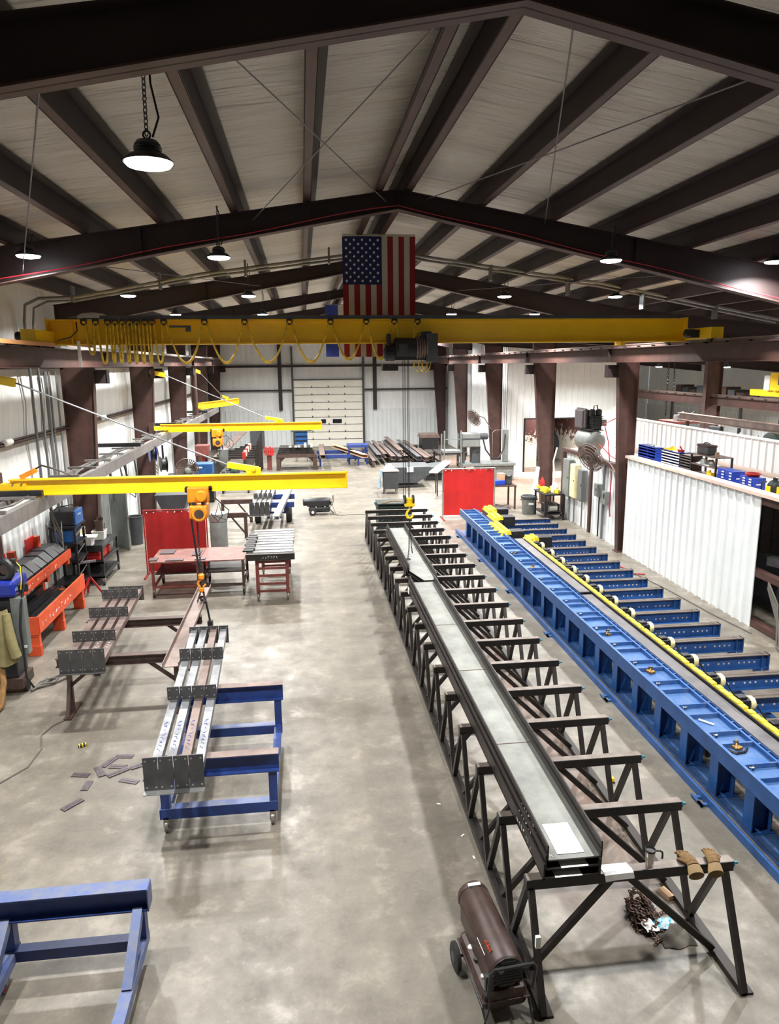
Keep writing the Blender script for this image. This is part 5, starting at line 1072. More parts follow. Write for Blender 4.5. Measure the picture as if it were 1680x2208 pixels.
one('clutter_tray', MB().bx(9.78, 9.98, 19.1, 19.6, LZ+.422, LZ+.44).tube((9.8, 19.2, LZ+.46), (9.95, 19.5, LZ+.47), .02, n=7), 'galv', 'small metal bits on top of the blue cabinet by the column', 'parts')
bin_unit(17.65, 18.62, 9.72, .44, 2, 6, 'bin_blue', 'chalk', 'blue open bin cabinet on the loft with a yellow bag on top')
one('yellow_bag', blob(9.88, 18.4, .13, .2, .09, 21, LZ+.442), 'yellow', 'yellow bag lying on the second blue bin cabinet', 'bag', None, True)
one('red_hand_tool', MB().bx(9.82, 9.9, 17.75, 17.95, LZ+.442, LZ+.5).tube((9.86, 17.8, LZ+.5), (9.86, 17.9, LZ+.58), .02, n=8), 'red', 'small red hand tool standing on the second blue bin cabinet', 'tool', None, True)
bin_unit(17.1, 17.62, 9.72, .42, 2, 6, 'brown', 'mill', 'dark brown open bin cabinet on the loft between blue ones and shelf')
t = thing('steel_shelf', 'black frame shelf on the loft with a tool box on top', 'shelf', (9.9, 16.5, LZ))
for x in (9.72, 10.12):
    for y in (15.95, 17.06): build('post', MB().bx(x-.02, x+.02, y-.02, y+.02, LZ, LZ+.5), 'black', t)
for z in (.02, .25, .5): build('board', MB().bx(9.7, 10.14, 15.93, 17.08, LZ+z, LZ+z+.02), 'mill_brown', t)
t = thing('tool_box', 'dark grey tool box standing on the loft shelf', 'box', (9.9, 16.7, LZ+.52)); build('body', MB().bx(9.78, 10.02, 16.45, 16.95, LZ+.522, LZ+.7), 'dark_grey', t, bevel=.02); build('lid', MB().bx(9.77, 10.03, 16.44, 16.96, LZ+.7, LZ+.76), 'brown', t, bevel=.02); build('handle', MB().sweep([(9.9, 16.55, LZ+.76), (9.9, 16.6, LZ+.8), (9.9, 16.8, LZ+.8), (9.9, 16.85, LZ+.76)], .012, 6), 'black', t, True)
one('small_can', MB().lathe((9.85, 16.15, LZ+.522), [(.05, 0), (.05, .1), (.04, .11)], n=14), 'wood', 'small tan can on the near end of the loft shelf', 'can', None, True)
t = thing('plastic_sack', 'clear grey plastic sack on the middle board of the loft shelf', 'sack', (9.9, 16.6, LZ+.27)); mb = blob(9.9, 16.6, .16, .35, .17, 31, LZ+.272); build('body', mb, 'galv', t, True)
one('yellow_drill', MB().bx(9.76, 9.84, 16.2, 16.4, LZ+.042, LZ+.12).bx(9.78, 9.82, 16.3, 16.36, LZ+.042, LZ+.17), 'yellow', 'yellow power tool under the loft shelf', 'drill')
def drawer_chest(y0, y1, x, h, label):
    t = thing('drawer_chest', label, 'chest', (x+.15, (y0+y1)/2, LZ)); build('case', MB().bx(x, x+.3, y0, y1, LZ, LZ+h), 'bin_blue', t, bevel=.006)
    for c in range(2):
        for r in range(4):
            ya = y0+.02+(y1-y0-.04)*c/2; dr = build('drawer', MB().bx(x-.012, x, ya+.01, ya+(y1-y0)/2-.03, LZ+.02+(h-.03)*r/4, LZ+(h-.03)*(r+1)/4), 'bin_blue', t); build('drawer_label', MB().bx(x-.016, x-.012, ya+.03, ya+.12, LZ+.035+(h-.03)*r/4, LZ+.065+(h-.03)*r/4), 'white', dr)
    build('label_strip', MB().bx(x+.08, x+.22, y0-.004, y0, LZ+h*.4, LZ+h*.5), 'white', t); return t
drawer_chest(15.2, 15.85, 9.7, .3, 'wide blue drawer chest on the loft near the middle')
drawer_chest(14.45, 14.95, 9.7, .27, 'smaller blue drawer chest on the loft with a red pan on top')
one('red_pan', MB().lathe((9.85, 14.7, LZ+.272), [(.12, 0), (.17, .05), (.17, .07), (.14, .07), (.1, .03)], n=20), 'red', 'red round pan on the smaller blue drawer chest', 'pan', None, True)
t = thing('sprayer_jug', 'dark green round jug with a yellow label at the near end of the loft', 'jug', (9.8, 13.85, LZ)); build('body', MB().lathe((9.8, 13.85, LZ+.002), [(.14, 0), (.15, .02), (.15, .22), (.1, .3), (.05, .32)], n=20), 'dk_green', t, True); build('label', MB().bx(9.64, 9.655, 13.78, 13.92, LZ+.06, LZ+.2).bx(9.74, 9.86, 13.69, 13.705, LZ+.06, LZ+.2), 'yellow', t); build('cap', MB().lathe((9.8, 13.85, LZ+.32), [(.05, 0), (.05, .05), (.02, .06)], n=14), 'black', t, True); build('handle', MB().sweep([(9.66, 13.95, LZ+.05), (9.6, 14.0, LZ+.1), (9.6, 14.0, LZ+.25), (9.68, 13.95, LZ+.28)], .02, 6), 'black', t, True)
# air compressor on the lower loft
t = thing('air_compressor', 'grey air compressor with a round tank on the lower loft beside the column', 'compressor', (9.52, 23.0, 2.5))
build('tank', MB().lathe((9.5, 22.45, 2.95), [(.05, 0), (.2, .03), (.31, .1), (.36, .22), (.36, 1.15), (.31, 1.27), (.1, 1.35)], (0, 1, 0), 32), 'grey_mach', t, True)
for y in (22.75, 23.5): build('tank_foot', MB().bx(9.28, 9.72, y-.04, y+.04, 2.5, 2.66), 'dark_grey', t)
build('deck', MB().bx(9.25, 9.75, 22.6, 23.9, 3.3, 3.33), 'black', t); build('belt_guard', MB().bx(9.25, 9.35, 23.0, 23.8, 3.33, 4.0), 'scrap', t, bevel=.04); build('motor_body', MB().bx(9.2, 9.5, 23.1, 23.8, 3.335, 3.95), 'scrap', t, bevel=.04)
p = build('pump', MB().bx(9.42, 9.72, 22.7, 23.05, 3.33, 3.75), 'black', t, bevel=.02)
for k in range(6): build('cooling_fin', MB().bx(9.38, 9.76, 22.66, 23.09, 3.45+.06*k, 3.465+.06*k), 'black', p)
for dx in (-.12, .1): build('cylinder_head', MB().lathe((9.57+dx, 22.87, 3.75), [(.09, 0), (.1, .03), (.1, .2), (.06, .24)], n=14), 'black', p, True)
build('intake_pipe', MB().sweep([(9.45, 22.8, 3.95), (9.45, 22.75, 4.1), (9.55, 22.75, 4.12), (9.6, 22.8, 4.0)], .02, 6), 'black', t, True); build('switch_box', MB().bx(9.7, 9.86, 22.65, 22.8, 3.45, 3.65), 'grey_mach', t)
one('air_hose', MB().sweep([(9.5, 22.44, 2.9), (9.62, 22.2, 2.75), (9.5, 21.4, 2.62), (9.4, 20.7, 2.6), (9.35, 20.5, 2.5), (9.14, 20.45, 2.3), (9.12, 20.45, 1.2), (9.14, 20.4, .9)], .018, 6), 'red_cable', 'red air line from the compressor tank down beside the big column', 'hose', None, True)
one('red_pipe', MB().sweep([(9.1, 20.2, 3.9), (8.9, 20.6, 3.7), (9.0, 20.5, 3.2), (9.08, 20.45, 2.4)], .015, 6), 'red_cable', 'thin red pipe bending at the left face of the big column', 'pipe', None, True)
# electrical cabinets and conduits on the low partition
for n, (y0, y1, z0, z1, m, lb) in enumerate(((23.75, 24.35, .9, 2.2, 'grey_mach', 'tall grey green electrical cabinet at the far end of the low partition'), (23.2, 23.65, .95, 2.1, 'cream', 'cream electrical cabinet next to the grey green one'), (22.55, 22.95, .95, 2.0, 'conduit', 'slim grey electrical cabinet beside a maroon post'), (21.3, 21.55, 1.35, 1.75, 'grey_mach', 'small grey switch box on the low partition'))):
    t = thing('electrical_cabinet', lb, 'cabinet', (9.16, (y0+y1)/2, z0)); build('box', MB().bx(9.08, 9.25, y0, y1, z0, z1), m, t, bevel=.006); build('door', MB().bx(9.065, 9.08, y0+.02, y1-.02, z0+.03, z1-.03), m, t); build('latch', MB().bx(9.05, 9.065, y0+.05, y0+.08, (z0+z1)/2, (z0+z1)/2+.06), 'black', t)
for n, y in enumerate((23.95, 23.5, 22.8, 21.4, 21.1)):
    one('wall_conduit', MB().tube((9.2, y, .05), (9.2, y, 1.36 if n == 3 else .96 if n < 3 else 2.4), .025 if n < 4 else .04, n=8), 'conduit' if n != 3 else 'black', 'conduit on the low white partition, %s from the far end' % ords[n], 'conduit', 'conduits on the low partition', True)
t = thing('electrical_cabinet', 'grey switch box with a lever on the low partition near the column', 'cabinet', (9.2, 20.9, 1.2)); build('box', MB().bx(9.1, 9.25, 20.75, 21.0, 1.2, 1.6), 'grey_mach', t); build('lever', MB().tube((9.08, 20.8, 1.4), (9.08, 20.8, 1.55), .015, n=6), 'black', t)
def pedestal_fan(c, axis, R, label, arm, m='mill_brown'):
    c = V(c); ax = V(axis).normalized(); t = thing('shop_fan', label, 'fan', c)
    cage = MB(); 
    a = ax.cross(V((0, 0, 1))).normalized(); b = ax.cross(a)
    for rr, off in ((1, 0), (1, .16), (.75, -.02), (.75, .19), (.5, -.03), (.5, .21), (.25, -.04), (.25, .22)): cage.torus(c+ax*(off*R*1.2), R*rr, .012, ax, 30, 5)
    for k in range(36):
        an = 2*math.pi*k/36; d = a*math.cos(an)+b*math.sin(an)
        cage.tube(c+d*R*.15-ax*R*.05, c+d*R, .009, n=4); cage.tube(c+d*R+ax*R*.19, c+d*R*.15+ax*R*.27, .009, n=4)
    build('cage', cage, m, t)
    bl = MB()
    for k in range(4):
        an = 2*math.pi*k/4+.3; d = a*math.cos(an)+b*math.sin(an); e = ax.cross(d)
        r0, r1 = c+ax*R*.1+d*R*.12, c+ax*R*.1+d*R*.88
        p = [r0-e*R*.14-ax*.02, r0+e*R*.14+ax*.02, r1+e*R*.42+ax*.05, r1-e*R*.36-ax*.05]; bl.hexa(p+[q+ax*.008 for q in p])
    build('blades', bl, 'mill_brown', t); build('motor', MB().lathe(c+ax*R*.2, [(.06, 0), (.12, .03), (.12, .22), (.06, .26)], ax, 16), 'grey_mach', t, True)
    build('arm', MB().sweep([c+ax*(R*.2+.2)]+[V(p) for p in arm], .025, 7), 'rim', t, True); return t
pedestal_fan((8.55, 20.75, 2.66), (.82, .35, .42), .45, 'large brown caged fan on an arm from the big right column', [(8.98, 20.2, 2.55), (9.1, 19.9, 2.2)])
pedestal_fan((8.0, 33.6, 2.95), (.82, .35, .42), .42, 'dusty caged fan on an arm from the third right column', [(8.7, 34.2, 2.9), (9.2, 34.8, 2.3)])
# ---------------------------------------------------------------- floor items on the right
t = thing('trash_can', 'grey round trash can with liner at the far end of the blue fixture', 'bin', (8.2, 25.4, 0)); build('body', MB().lathe((8.2, 25.4, 0), [(.22, .002), (.23, .02), (.27, .62), (.29, .63), (.29, .67), (.26, .67), (.22, .1)], n=26), 'grey_mach', t, True); build('liner', MB().lathe((8.2, 25.4, .58), [(.285, 0), (.31, .05), (.3, .1), (.27, .11), (.25, .02)], n=13), 'dark_grey', t, True); build('logo', MB().box((8.2, 25.13, .42), (.18, .02, .07)), 'chalk', t); 
for s in (-1, 1): build('handle', MB().box((8.2+s*.29, 25.4, .55), (.06, .14, .05)), 'grey_mach', t)
t = thing('work_table', 'brown work table behind the red curtain with a blue bin on it', 'table', (7.5, 26.8, 0)); build('tabletop', MB().bx(6.7, 8.0, 26.3, 27.3, .88, .92), 'brown', t)
for x in (6.75, 7.95):
    for y in (26.35, 27.25): build('leg', MB().bx(x-.03, x+.03, y-.03, y+.03, 0, .88), 'brown', t)
t = thing('blue_bin', 'blue plastic bin of parts on the brown work table', 'bin', (7.35, 26.6, .92)); build('body', MB().bx(7.15, 7.6, 26.45, 26.85, .922, 1.1), 'bin_blue', t, bevel=.02); build('carton', MB().bx(7.35, 7.6, 26.55, 26.85, 1.1, 1.35), 'wood', t)
t = thing('drill_vise', 'dark machine vise on the brown work table', 'vise', (7.75, 26.8, .92)); build('body', MB().bx(7.65, 7.9, 26.6, 27.0, .922, 1.3), 'dark_grey', t, bevel=.03); build('wheel', MB().torus((7.75, 26.56, 1.35), .1, .02, (0, 1, 0), 16, 6), 'grey_mach', t, True)
mb = MB(); r = random.Random(9)
for k in range(14): mb.box((7.0+.9*r.random(), 26.5+.6*r.random(), .03+.05*r.random()), (.4, .05, .04), r.random()*3)
one('scrap_pile', mb, 'mill_brown', 'pile of brown scrap strips under the brown work table', 'scrap')['kind'] = 'stuff'
t = thing('tool_shelf', 'dark work shelf heaped with yellow and white parts beside a maroon post', 'shelf', (8.75, 24.6, 0))
build('top', MB().bx(8.35, 9.12, 24.1, 25.3, .9, .95), 'black', t)
for x in (8.4, 9.08):
    for y in (24.15, 25.25): build('leg', MB().bx(x-.03, x+.03, y-.03, y+.03, 0, .9), 'black', t)
build('shelf', MB().bx(8.38, 9.1, 24.12, 25.28, .2, .24), 'black', t)
mb = MB()
for k in range(24): mb.box((8.45+.6*r.random(), 24.2+1.0*r.random(), .97+.1*r.random()), (.12, .1, .05+.1*r.random()), r.random()*3)
one('parts_heap', mb, 'yellow_dirty', 'heap of yellow parts on the dark work shelf', 'parts')['kind'] = 'stuff'
one('white_jug', MB().lathe((8.85, 24.5, .952), [(.13, 0), (.14, .2), (.06, .3), (.05, .36)], n=16), 'white', 'white jug among the parts on the dark work shelf', 'jug', None, True)
t = thing('engine_unit', 'shiny small engine on the bottom of the dark work shelf', 'engine', (8.7, 24.5, .24)); build('body', MB().bx(8.5, 9.0, 24.3, 24.9, .242, .55), 'black_steel', t, bevel=.03); build('cylinder', MB().tube((8.55, 24.25, .42), (8.85, 24.25, .42), .12, n=16), 'bright', t, True); build('frame', MB().tube((8.42, 24.2, .3), (9.0, 24.2, .3), .03, n=8).tube((8.45, 24.2, .3), (8.45, 24.2, .75), .02, n=8), 'black', t, True)
t = thing('paper_roll', 'tall white roll leaning by the second right column', 'roll', (8.75, 26.3, 0)); build('roll', MB().tube((8.55, 26.2, .05), (8.95, 26.7, 1.55), .1, .07, 14), 'white', t, True); build('wrapping', MB().tube((8.45, 26.1, .02), (8.65, 26.35, .45), .17, .12, 12), 'wood', t, True)
one('fire_extinguisher', MB().lathe((9.1, 26.6, .65), [(.08, 0), (.09, .02), (.09, .38), (.04, .46), (.03, .52)], n=16), 'red', 'red extinguisher hung beside the second right column', 'extinguisher', None, True)
one('shelf_hose', MB().sweep([(9.05, 24.95, 2.5), (8.95, 25.0, 2.0), (9.0, 25.0, 1.4), (8.9, 24.9, 1.0)], .03, 7), 'white', 'white rope hanging at the maroon post above the dark shelf', 'rope', None, True)
# band saw group
t = thing('band_saw', 'grey band saw machine standing in front of the far right wall', 'saw', (8.6, 33.5, 0))
build('base', MB().bx(8.2, 9.9, 33.1, 34.2, 0, .72), 'grey_mach', t, bevel=.03); build('bed', MB().bx(7.4, 9.95, 33.0, 34.3, .72, .84), 'grey_mach', t, bevel=.01)
build('saw_head', MB().bx(7.4, 8.25, 33.1, 33.8, 1.62, 2.28), 'grey_mach', t, bevel=.05); build('head_cover', MB().bx(7.38, 8.27, 33.08, 33.82, 2.0, 2.05), 'dark_grey', t)
build('head_post', MB().bx(7.9, 8.3, 33.3, 33.8, .84, 1.65), 'dark_grey', t); build('head_post', MB().bx(7.45, 7.55, 33.3, 33.8, .84, 1.65), 'dark_grey', t); build('motor', MB().lathe((8.25, 33.45, 2.1), [(.12, 0), (.16, .03), (.16, .4), (.1, .45)], (1, 0, 0), 16), 'dark_grey', t, True)
build('column', MB().bx(9.45, 9.7, 33.4, 33.65, .84, 2.4), 'grey_mach', t, bevel=.03)
build('hose', MB().sweep([(8.4, 33.2, 2.0), (8.5, 33.1, 1.5), (8.8, 33.05, 1.1), (9.15, 33.1, 1.1), (9.4, 33.2, 1.5), (9.5, 33.3, 2.2)], .04, 7), 'black', t, True); build('coolant_pipe', MB().sweep([(8.85, 33.2, .84), (8.85, 33.2, 2.3), (9.0, 33.25, 2.4), (9.5, 33.4, 2.38)], .012, 5), 'rim', t, True)
t = thing('metal_frame', 'grey metal table standing upside down with its legs up left of the saw', 'frame', (6.95, 33.6, .9))
build('panel', MB().bx(6.5, 7.4, 33.2, 34.0, 1.38, 1.46), 'grey_mach', t)
for x in (6.55, 7.35):
    for y in (33.25, 33.95): build('leg', MB().bx(x-.03, x+.03, y-.03, y+.03, 1.46, 2.4-.2*(y > 33.5)), 'grey_mach', t); build('support', MB().bar((x, y, 1.38), (x+.1*(-1 if x < 7 else 1), y, .0), .05, .05), 'grey_mach', t)
build('rail', MB().bar((6.55, 33.25, 2.0), (7.35, 33.25, 2.0), .03, .04), 'grey_mach', t)
# ---------------------------------------------------------------- back of the shop: dumpsters, cabinet, steel stock
t = thing('tilt_hopper', 'dark blue grey tilting scrap hopper in the back aisle', 'hopper', (4.7, 32.5, 0))
build('bin', MB().prism([(3.7, .2), (5.0, .2), (5.65, .62), (5.65, .95), (3.7, .95)], (0, 31.8, 0), (1, 0, 0), (0, 0, 1), (0, 1.6, 0)), 'dark_grey', t, bevel=.02); build('base', MB().bx(3.8, 5.1, 31.9, 33.3, .02, .14), 'dark_grey', t); build('fork_pocket', MB().bx(3.7, 3.95, 31.75, 33.3, .12, .3), 'dark_grey', t); build('paper', MB().bx(4.55, 4.85, 31.78, 31.8, .72, .95), 'paper', t)
t = thing('tilt_hopper', 'second smaller dark hopper right of the blue grey one', 'hopper', (6.1, 34.2, 0)); build('bin', MB().prism([(5.7, .35), (6.6, .35), (6.9, .75), (5.6, .62)], (0, 33.6, 0), (1, 0, 0), (0, 0, 1), (0, 1.4, 0)), 'dark_grey', t, bevel=.02); build('base', MB().bx(5.75, 6.6, 33.7, 34.8, 0, .35), 'black', t)
t = thing('parts_cabinet', 'dark cabinet with a pale top and denim hanging at its side', 'cabinet', (3.65, 30.6, 0)); build('case', MB().bx(3.35, 3.98, 30.35, 30.95, .22, .98), 'dark_grey', t, bevel=.01); build('top', MB().bx(3.3, 4.0, 30.3, 31.0, .98, 1.01), 'pink_wood', t)
for x in (3.4, 3.92):
    for y in (30.4, 30.9): build('leg', MB().bx(x-.025, x+.025, y-.025, y+.025, 0, .22), 'rim', t)
mb = MB().sheet(14, 10, lambda a, b: (3.26-.12*b+.03*math.sin(9*b+5*a), 30.35+.6*a, 1.03-.8*b+.04*math.sin(7*a)), .02); one('denim_jacket', mb, 'jean', 'pale blue denim jacket hanging on the left side of the dark cabinet', 'jacket', None, True)
mb = MB()
for k in range(12): mb.box((3.45+.35*r.random(), 30.45+.4*r.random(), 1.05+.15*r.random()), (.13, .1, .09), r.random()*3)
one('cabinet_clutter', mb, 'white', 'small white clutter heaped on the dark cabinet top', 'clutter')['kind'] = 'stuff'
t = thing('inclined_tray', 'white tilted tray on thin legs left of the red curtain', 'tray', (5.7, 29.8, 0)); build('tray', MB().bar((5.25, 29.0, 1.1), (6.2, 30.8, 1.3), .35, .06), 'white', t)
for x, y in ((5.52, 29.5), (5.6, 30.3), (5.95, 30.4)): build('leg', MB().bar((x, y, 0), (x, y, 1.15), .05, .05), 'dark_grey', t)
t = thing('blue_stand', 'small blue steel stand near the overhead door', 'stand', (3.0, 40.5, 0)); build('top', MB().bx(2.4, 3.55, 40.0, 41.2, .95, 1.08), 'cart_blue', t); build('mid_rail', MB().bx(2.45, 3.5, 40.0, 40.06, .3, .36).bx(2.45, 3.5, 40.0, 40.06, .72, .78), 'cart_blue', t)
for x in (2.47, 3.48):
    for y in (40.05, 41.15): build('leg', MB().bx(x-.05, x+.05, y-.05, y+.05, 0, .95), 'cart_blue', t)
stock = [(3.75, 38.6, 46.5, .14, .2, .24), (4.1, 39.4, 46.8, .38, .26, .22), (4.45, 39.6, 46.9, .38, .22, .24), (4.8, 38.6, 46.5, .38, .26, .22), (5.15, 38.4, 46.8, .38, .24, .22), (5.5, 38.8, 47, .38, .26, .2), (5.35, 39.6, 47.2, .61, .3, .2), (6.15, 38.2, 47.2, .38, .26, .22), (6.5, 37.8, 46.8, .38, .26, .22), (6.85, 38.6, 42.6, .36, .2, .18), (7.2, 39.0, 42.6, .0, .18, .2), (7.55, 38.8, 42.6, .0, .16, .2)]
for n, (x, y0, y1, z, w_, h_) in enumerate(stock):
    mb = MB(); mb.cbeam((x, y0, z+h_/2), (x, y1, z+h_/2), w_, h_, .012) if n % 2 else mb.ibeam((x, y0, z+h_/2), (x, y1, z+h_/2), w_, h_, .014, .01)
    one('stock_beam', mb, 'mill_brown' if n % 3 != 1 else 'mill', 'long steel beam in the stock pile by the far wall, %s from the left' % ords[n], 'beam', 'stock beams by the far wall')
t = thing('stock_dunnage', 'row of dark steel dunnage blocks under the stock beams', 'support', (5.6, 43, 0))
for y in (39.6, 42.5, 45.5):
    for x in (3.9, 5.2, 6.6): build('block', MB().bx(x-.55 if x > 4 else 3.6, x+.6 if x > 4 else 3.92, y-.08, y+.08, 0, .13 if x < 4 else .375), 'black_steel', t)
t = thing('crate_stack', 'dark crate piled with plates at the right of the stock beams', 'crate', (7.7, 43.6, 0)); build('box', MB().bx(7.1, 8.1, 43.0, 44.2, .4, 1.1), 'black', t); build('legs', MB().bx(7.15, 7.25, 43.05, 43.15, 0, .4), 'black', t); build('legs', MB().bx(7.95, 8.05, 43.05, 43.15, 0, .4), 'black', t)
for k in range(3): one('stacked_plate', MB().bx(7.0+.03*k, 8.2-.04*k, 42.95, 44.25, 1.102+.07*k, 1.165+.07*k), 'mill_brown', 'brown plate stacked on the dark crate, %s' % nm[k], 'plate', 'plates on the dark crate')
t = thing('layout_table', 'dark steel layout table piled with angles before the saw', 'table', (7.2, 38.5, 0)); build('tabletop', MB().bx(6.9, 8.4, 36.5, 38.5, .88, .94), 'black_steel', t)
for x in (7.0, 8.3):
    for y in (36.6, 38.4): build('leg', MB().bx(x-.04, x+.04, y-.04, y+.04, 0, .88), 'black_steel', t)
# left and middle back
t = thing('plate_table', 'dark steel table stacked with black plates near the overhead door', 'table', (-.7, 39, 0)); build('frame', MB().bx(-1.5, .65, 38.3, 39.9, .68, .86), 'brown', t)
for x in (-1.4, .55):
    for y in (38.4, 39.8): build('leg', MB().bx(x-.1, x+.1, y-.08, y+.08, 0, .68), 'brown', t); build('gusset', MB().prism([(0, 0), (.28*(1 if x < 0 else -1), 0), (0, -.28)], (x+(.1 if x < 0 else -.1), y-.02, .68), (1, 0, 0), (0, 0, 1), (0, .04, 0)), 'brown', t)
for k in range(4): one('black_plate', MB().bx(-1.45+.04*k, .5-.05*k, 38.35+.08*k, 39.9, .862+.085*k, .93+.085*k), 'black_steel', 'wide black plate on the dark table, %s of the stack' % ['bottom', 'second from bottom', 'third from bottom', 'top'][k], 'plate', 'black plates on the dark table')
for n, x in enumerate((-.75, -.45, -.28, .05, .38)): one('pale_channel', MB().bx(x-.07, x+.07, 38.2 if n > 2 else 38.3, 38.9 if n < 3 else 40.3, 1.205, 1.26), 'galv', 'pale channel lying across the black plates, %s from the left' % ords[n], 'channel', 'pale channels on the black plates')
for n, (x0, y0, x1, y1, m) in enumerate(((.95, 38.1, 1.0, 43.5, 'mill_brown'), (3.2, 37.9, 1.7, 43.6, 'wood'))):
    mb = MB(); mb.cbeam((x0, y0, .72), (x1, y1, .72), .3, .18, .014, (0, 0, 1)); one('stock_beam', mb, m, ['reddish long beam resting on blue trestles right of the black plate table', 'pale long beam resting on blue trestles, slanting toward the blue stand'][n], 'beam')
for n, y in enumerate((39.6, 41.8)):
    t = thing('blue_trestle', 'low blue trestle under the two long beams, %s one' % ['near', 'far'][n], 'trestle', (1.9, y, 0), 'blue trestles'); build('beam', MB().bx(.7, 3.1, y-.08, y+.08, .42, .62), 'cart_blue', t)
    for x in (.85, 2.95): build('leg', MB().bx(x-.05, x+.05, y-.05, y+.05, 0, .42), 'cart_blue', t)
t = thing('parts_stand', 'small blue parts stand in front of the overhead door', 'stand', (-.15, 42, 0)); build('body', MB().bx(-.5, .2, 41.8, 42.4, 1.0, 1.75), 'welder_blue', t); build('top', MB().bx(-.75, .45, 41.7, 42.5, 1.75, 1.8), 'dark_grey', t); build('shelf', MB().bx(-.5, .2, 41.75, 41.8, 1.2, 1.25).bx(-.5, .2, 41.75, 41.8, 1.45, 1.5), 'black', t)
for x in (-.45, .15): build('leg', MB().bx(x-.03, x+.03, 41.85, 41.91, 0, 1.0), 'rim', t)
mb = MB()
for k in range(10): mb.box((-.5+.7*r.random(), 41.9+.4*r.random(), 1.83+.08*r.random()), (.15, .12, .1), r.random()*3)
one('parts_heap', mb, 'yellow_dirty', 'heap of parts on top of the small blue stand', 'parts')['kind'] = 'stuff'
t = thing('bar_stock_rack', 'dark rack of long bars with pale end guides near the far left', 'rack', (-3.3, 38, 0))
for k in range(8): build('arm', MB().bx(-4.6+.2*k, -2.4, 36.2+.95*k, 36.3+.95*k, .95, 1.06), 'black_steel', t)
for k in range(6):
    y = 36.0+.6*k; build('upright', MB().bx(-2.45+.03*k, -2.38+.03*k, y-.03, y+.03, 0, 1.5+.12*k), 'black_steel', t)
build('base_frame', MB().bx(-4.5, -4.4, 35.8, 43.5, .0, .95).bx(-3.0, -2.9, 35.8, 43.5, 0, .95), 'black_steel', t)
for k in range(6): build('end_guide', MB().bx(-3.05, -2.9, 35.9+.8*k, 36.15+.8*k, .95, 1.3), 'pink_wood' if k % 2 else 'red', t)
build('side_panel', MB().bx(-3.0, -2.2, 41.0, 41.05, .9, 1.9), 'dark_grey', t)
mb = MB(); mb.bar((-5.0, 33.6, .45), (-3.5, 42.5, 1.72), .42, .05); one('steel_ramp', mb, 'mill_brown', 'long brown steel strip sloping up over the dark bar rack', 'strip')
t = thing('red_clamp_row', 'red steel clamps in a row right of the dark bar rack', 'clamp', (-1.9, 38.8, 0)); build('bar', MB().bx(-2.15, -1.6, 38.6, 38.75, .95, 1.05), 'red', t)
for k in range(4): build('clamp', MB().bx(-2.1+.12*k, -2.02+.12*k, 38.5, 38.9, .8, 1.25-.05*(k % 2)), 'red', t)
build('stand', MB().bx(-2.0, -1.75, 38.6, 38.8, 0, .8), 'redprimer', t)
# brown horses and blue trailer behind the left jib
t = thing('sawhorse', 'brown steel horse frame left of the blue trailer', 'sawhorse', (-2.35, 23.6, 0))
for y in (23.2, 25.6):
    build('beam', MB().bx(-3.0, -1.9, y-.06, y+.06, .68, .84), 'brown', t)
    for x in (-2.95, -1.97): build('leg', MB().bx(x-.05, x+.05, y-.05, y+.05, 0, .68), 'brown', t)
    build('brace', MB().bar((-2.4, y, .68), (-2.0, y, .15), .05, .05), 'brown', t)
t = thing('trailer', 'low blue trailer with two black tires in the middle left aisle', 'trailer', (-1.1, 25.6, 0))
for y in (25.0, 26.6): build('cross_beam', MB().bx(-1.85, -.42, y-.06, y+.06, .62, .8), 'cart_blue', t)
for x in (-1.3, -.9): build('frame_rail', MB().bx(x-.04, x+.04, 24.4, 27.4, .35, .43), 'cart_blue', t)
for x in (-1.45, -.75): build('post', MB().bx(x-.04, x+.04, 25.2, 25.3, .35, .62), 'cart_blue', t)
build('axle', MB().bx(-1.6, -.6, 25.4, 25.5, .32, .38), 'cart_blue', t)
for x in (-1.72, -.62):
    w_ = build('tire', MB().lathe((x-.1, 25.45, .33), [(.18, .01), (.3, 0), (.33, .03), (.33, .17), (.3, .2), (.18, .19)], (1, 0, 0), 26), 'rubber', t, True); build('rim', MB().lathe((x-.09, 25.45, .33), [(.05, 0), (.18, .02), (.18, .16), (.05, .18)], (1, 0, 0), 16), 'rim', w_, True)
for k in range(4): plated_beam(-1.78+.165*k, .02, 23.6, 27.2, .81, .1, 'galv', '%s of the four far beams on the blue trailer' % od[k], 'beams on the blue trailer', .45, (25.2,), None, .15, dz=-.12)
mb = MB(); mb.cbeam((-.95, 22.0, .87), (-.62, 27.2, .87), .2, .1, .012); mb.bar((-.95, 22.0, .925), (-.62, 27.2, .925), .2, .012); one('box_beam', mb, 'galv', 'single pale long beam lying on the blue trailer right of the four', 'beam')
# left back wall equipment
t = thing('welder', 'blue welder box on a stand by the fourth left column', 'welder', (-4.15, 30.0, 0)); build('case', MB().bx(-4.5, -3.75, 29.7, 30.4, 1.15, 1.6), 'welder_blue', t, bevel=.03); build('stand', MB().bx(-4.5, -3.75, 29.7, 30.4, 0, 1.15), 'black', t); build('logo', MB().bx(-4.4, -4.15, 29.692, 29.7, 1.42, 1.48), 'chalk', t)
t = thing('grinder_stand', 'green grinder among small parts on a low dark table', 'grinder', (-3.1, 32.0, .9)); build('body', MB().lathe((-3.25, 32.0, 1.07), [(.08, 0), (.15, .05), (.16, .25), (.1, .36)], (1, 0, 0), 14), 'green', t, True); build('wheel', MB().lathe((-3.3, 32.0, 1.07), [(.02, 0), (.12, .01), (.12, .05)], (1, 0, 0), 14), 'black', t, True); build('foot', MB().bx(-3.2, -2.95, 31.9, 32.1, .902, 1.0), 'dk_green', t)
